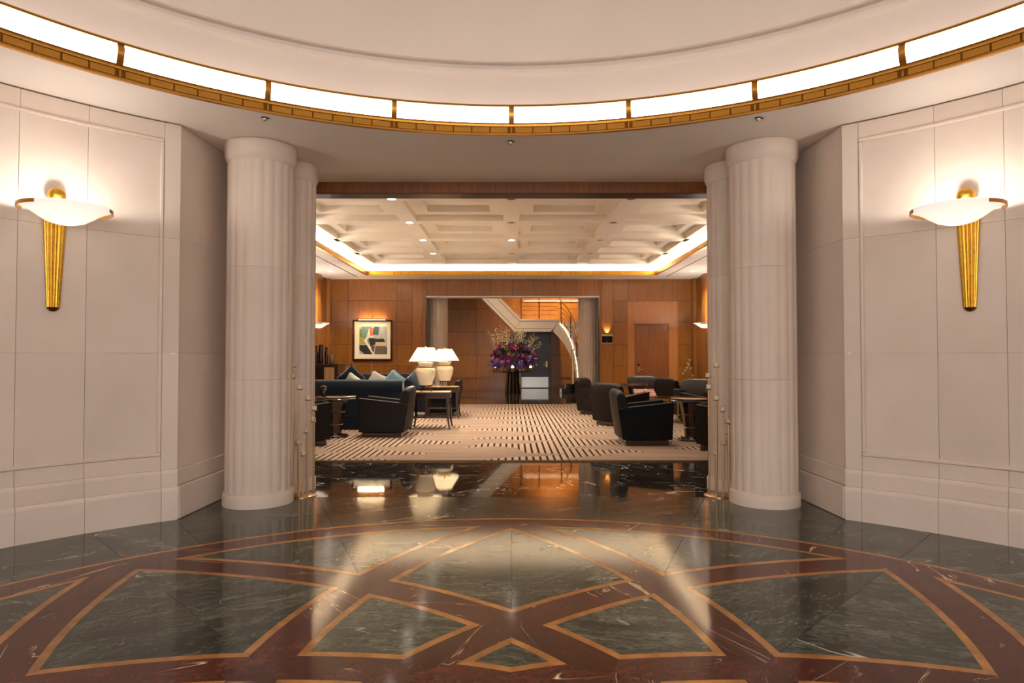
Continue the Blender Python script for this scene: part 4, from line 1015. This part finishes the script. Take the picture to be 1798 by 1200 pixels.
for z, w_ in ((.035, .07), (-.005, .11), (-.055, .018)): obj('lettering', MB().box(-w_, w_, -.0195, -.0181, z-.005, z+.005), 'bronze' if w_ > .05 else 'champagne_metal', S2)
light('sign_glow', 'SPOT', (0, -.05, .15), 9, (1, .84, .66), S2, spot_size=R(75), spot_blend=.5, shadow_soft_size=.01, rot=(R(155), 0, 0))
Cb = thing('bar_cabinet', 'dark wood cabinet with a pale inset panel against the back left corner', 'cabinet', (-4.50, 15.95, ZG))
obj('body', MB().box(-.38, .30, -.32, .38, .02, 1.06), 'dark_wood', Cb, bevel=.006)
obj('top', MB().box(-.38, .32, -.34, .40, 1.061, 1.10), 'dark_wood', Cb, bevel=.006)
obj('inset_panel', MB().box(-.02, .22, -.328, -.3205, .10, 1.02), 'pale_wood', Cb)
obj('door', MB().box(-.36, -.05, -.332, -.3205, .10, 1.02), 'black_gloss', Cb)
zt = ZG+1.1005
def bottle(x, y, prof, mat, label):
    b = thing('bottle', label, 'bottle', (x, y, zt), 0, 'bottles on the bar cabinet'); i = len(prof)-3
    obj('body', MB().lathe(prof[:-2], 24), mat, b, smooth=True); obj('stopper', MB().lathe(prof[-3:], 18), 'steel' if 'glass' in label or 'shaker' in label else 'black_satin', b, smooth=True)
plain('smoky_glass', (90, 84, 78), .08, coat=1)
bottle(-4.80, 15.9, [(.05, 0), (.05, .26), (.03, .33), (.022, .40), (.024, .44), (.001, .45)], 'black_gloss', 'dark bottle with pale cap at the edge of the columns')
bottle(-4.67, 15.84, [(.055, 0), (.06, .10), (.055, .38), (.05, .46), (.05, .47), (.001, .475)], 'black_gloss', 'tallest black bottle on the bar cabinet')
bottle(-4.55, 15.9, [(.045, 0), (.045, .28), (.03, .33), (.026, .36), (.03, .41), (.001, .415)], 'black_gloss', 'black bottle with a narrow neck beside the tallest one')
bottle(-4.41, 15.86, [(.055, 0), (.062, .05), (.06, .15), (.04, .19), (.03, .20), (.032, .22), (.001, .225)], 'smoky_glass', 'squat smoky glass jar at the end of the bottle row')
L1 = thing('table_lantern', 'small dark lantern on the left pedestal table', 'lantern', (-2.99, 10.30, ZG+.651)); obj('body', MB().lathe([(.04, 0), (.045, .03), (.045, .12), (.03, .14)], 16), 'black_gloss', L1, smooth=True); obj('cap', MB().lathe([(.048, .14), (.05, .15), (.03, .165), (.01, .175)], 16), 'bronze', L1, smooth=True)
# ================================================================== FLOWER TABLE
F = thing('flower_table', 'round table with black and gold ribbed drum base, under the flowers', 'table', (.06, 23.2, .001))
obj('top', MB().lathe([(.70, .735), (.755, .74), (.76, .755), (.75, .762)], 56), 'bronze', F, smooth=True)
nr = 12
obj('drum', MB().lathe([(.29, 0), (.285, .02), (.235, .38), (.225, .7345)], 40), 'black_satin', F, smooth=True)
for i in range(nr):
    a = 2*pi*i/nr; obj('rib', MB().tube([(.292*cos(a), .292*sin(a), .0), (.240*cos(a), .240*sin(a), .36), (.229*cos(a), .229*sin(a), .733)], .0055, 5), 'brass', F, smooth=True)
emit('flame_glass', (1, .62, .22), 7.0)
plain('amber_glass', (150, 100, 40), .1, coat=1)
ZT_ = .7635
for i, (x, y) in enumerate(((-.62, -.15), (-.02, -.60), (.62, -.28), (-.42, -.48), (.36, -.52))):
    lb = ['amber votive glowing at the left rim of the flower table', 'amber votive glowing at the front of the flower table', 'amber votive glowing at the right rim of the flower table', 'unlit amber votive left of the front candle', 'unlit amber votive right of the front candle'][i]
    v_ = thing('votive_candle', lb, 'candle', (.06+x, 23.2+y, ZT_), 0, 'votives on the flower table')
    obj('cup', MB().lathe([(.06, 0), (.068, .02), (.068, .13), (.062, .13), (.06, .02)], 20), 'amber_glass', v_, smooth=True)
    if i < 3: obj('flame_glow', MB().lathe([(.04, .131), (.045, .15), (.036, .2), (.02, .22)], 14), 'flame_glass', v_, smooth=True)
plain('petal_purple', (112, 62, 150), .6, var=.25, nscale=12); plain('petal_lilac', (158, 120, 196), .6, var=.2, nscale=12); plain('petal_magenta', (160, 22, 104), .55, var=.25, nscale=12)
plain('petal_pink', (206, 120, 166), .6, var=.2, nscale=12); plain('petal_plum', (80, 24, 60), .6, var=.25, nscale=12); plain('petal_red', (150, 40, 40), .6, var=.2); plain('leaf_green', (66, 92, 50), .6, var=.3, nscale=10); plain('sprig_cream', (226, 214, 170), .7); plain('twig', (96, 84, 52), .8)
A = thing('flower_arrangement', 'big bouquet of purple and magenta flowers with airy cream sprigs', 'flowers', (.06, 23.2, ZT_))
obj('vase', MB().lathe([(.16, 0), (.22, .05), (.25, .2), (.22, .3), (.24, .34)], 28), 'smoky_glass', A, smooth=True)
rg = random.Random(11)
def blossom(n, r, mat, nm):
    mb = MB()
    for i in range(n):
        z = 1-2*(i+.5)/n; a = i*2.39996; rr = (1-z*z)**.5; d = (rr*cos(a), rr*sin(a), z)
        t1 = (-sin(a), cos(a), 0); t2 = (-z*cos(a), -z*sin(a), rr); s_ = r*1.9/n**.5
        c_ = [r*q for q in d]
        P_ = [tuple(c_[j]+s_*(u*t1[j]+w_*t2[j])+h_*d[j]*r*.5 for j in range(3)) for u, w_, h_ in ((-.9, 0, .1), (0, -.9, .1), (.9, 0, .1), (0, .9, .1), (0, 0, -.25))]
        mb.add(P_, [(0, 1, 4), (1, 2, 4), (2, 3, 4), (3, 0, 4)])
    mb.sphere((0, 0, 0), r*.86, 8, 6)
    return mb.mesh(nm, mat)
kinds = [('hydrangea', blossom(46, .12, 'petal_purple', 'hydrangea'), 'low'), ('hydrangea', blossom(46, .12, 'petal_lilac', 'hydrangea'), 'low'), ('peony', blossom(16, .115, 'petal_magenta', 'peony'), 'mid'), ('peony', blossom(16, .10, 'petal_plum', 'peony'), 'mid'), ('rose', blossom(14, .075, 'petal_pink', 'rose'), 'low'), ('rose', blossom(12, .06, 'petal_red', 'rose'), 'top'), ('violet', blossom(22, .08, 'petal_purple', 'violet'), 'mid')]
for i in range(110):
    nm, me, zone = kinds[i % 7]
    th = rg.uniform(0, 2*pi); el = {'low': rg.uniform(-.05, .35), 'mid': rg.uniform(.15, .95), 'top': rg.uniform(.5, 1.0)}[zone]
    rr = .78*cos(el*1.2)*rg.uniform(.85, 1.0); z = .28+.78*sin(el*1.25)*rg.uniform(.85, 1.05)
    if zone == 'low': z = .24+rg.uniform(0, .22)
    o = link(nm, me, A, (rr*cos(th), rr*sin(th)*.9, z), rg.uniform(0, 6)); s_ = rg.uniform(.8, 1.2); o.scale = (s_, s_, s_)
mb = MB()
for i in range(700):
    th = rg.uniform(0, 2*pi); el = rg.uniform(-.1, 1.25); rr = .86*cos(el)*rg.uniform(.6, 1.08); z = .26+.82*sin(el)*rg.uniform(.7, 1.08); x, y = rr*cos(th), rr*sin(th)
    l = rg.uniform(.08, .2); w_ = l*.34; a = rg.uniform(0, 2*pi); b = rg.uniform(-.6, 1.0); dx, dy, dz = cos(a)*cos(b), sin(a)*cos(b), sin(b)
    mb.add([(x, y, z), (x+dx*l*.5-dy*w_, y+dy*l*.5+dx*w_, z+dz*l*.5+.01), (x+dx*l, y+dy*l, z+dz*l), (x+dx*l*.5+dy*w_, y+dy*l*.5-dx*w_, z+dz*l*.5-.01)], [(0, 1, 2, 3)])
obj('foliage', mb, 'leaf_green', A)['kind'] = 'stuff'
mb = MB(); mb2 = MB()
for i in range(46):
    th = rg.uniform(0, 2*pi); tip = (rg.uniform(.25, .95)*cos(th)*1.05, rg.uniform(.2, .8)*sin(th), rg.uniform(1.0, 1.78)-.25*abs(cos(th)))
    p0 = (.1*cos(th), .1*sin(th), .3); pm = ((p0[0]+tip[0])*.5+.06*cos(th), (p0[1]+tip[1])*.5, (p0[2]+tip[2])*.56)
    mb.tube([p0, pm, tip], .004, 4)
    for q in range(24):
        u = rg.uniform(.55, 1.05); c_ = [pm[j]+(tip[j]-pm[j])*(u*2-1)+rg.uniform(-.07, .07) for j in range(3)]; s_ = rg.uniform(.008, .016)
        mb2.add([(c_[0]+s_, c_[1], c_[2]), (c_[0], c_[1]+s_, c_[2]), (c_[0]-s_, c_[1], c_[2]), (c_[0], c_[1]-s_, c_[2]), (c_[0], c_[1], c_[2]+s_), (c_[0], c_[1], c_[2]-s_)], [(0, 1, 4), (1, 2, 4), (2, 3, 4), (3, 0, 4), (1, 0, 5), (2, 1, 5), (3, 2, 5), (0, 3, 5)])
obj('twigs', mb, 'twig', A)['kind'] = 'stuff'; obj('sprigs', mb2, 'sprig_cream', A)['kind'] = 'stuff'
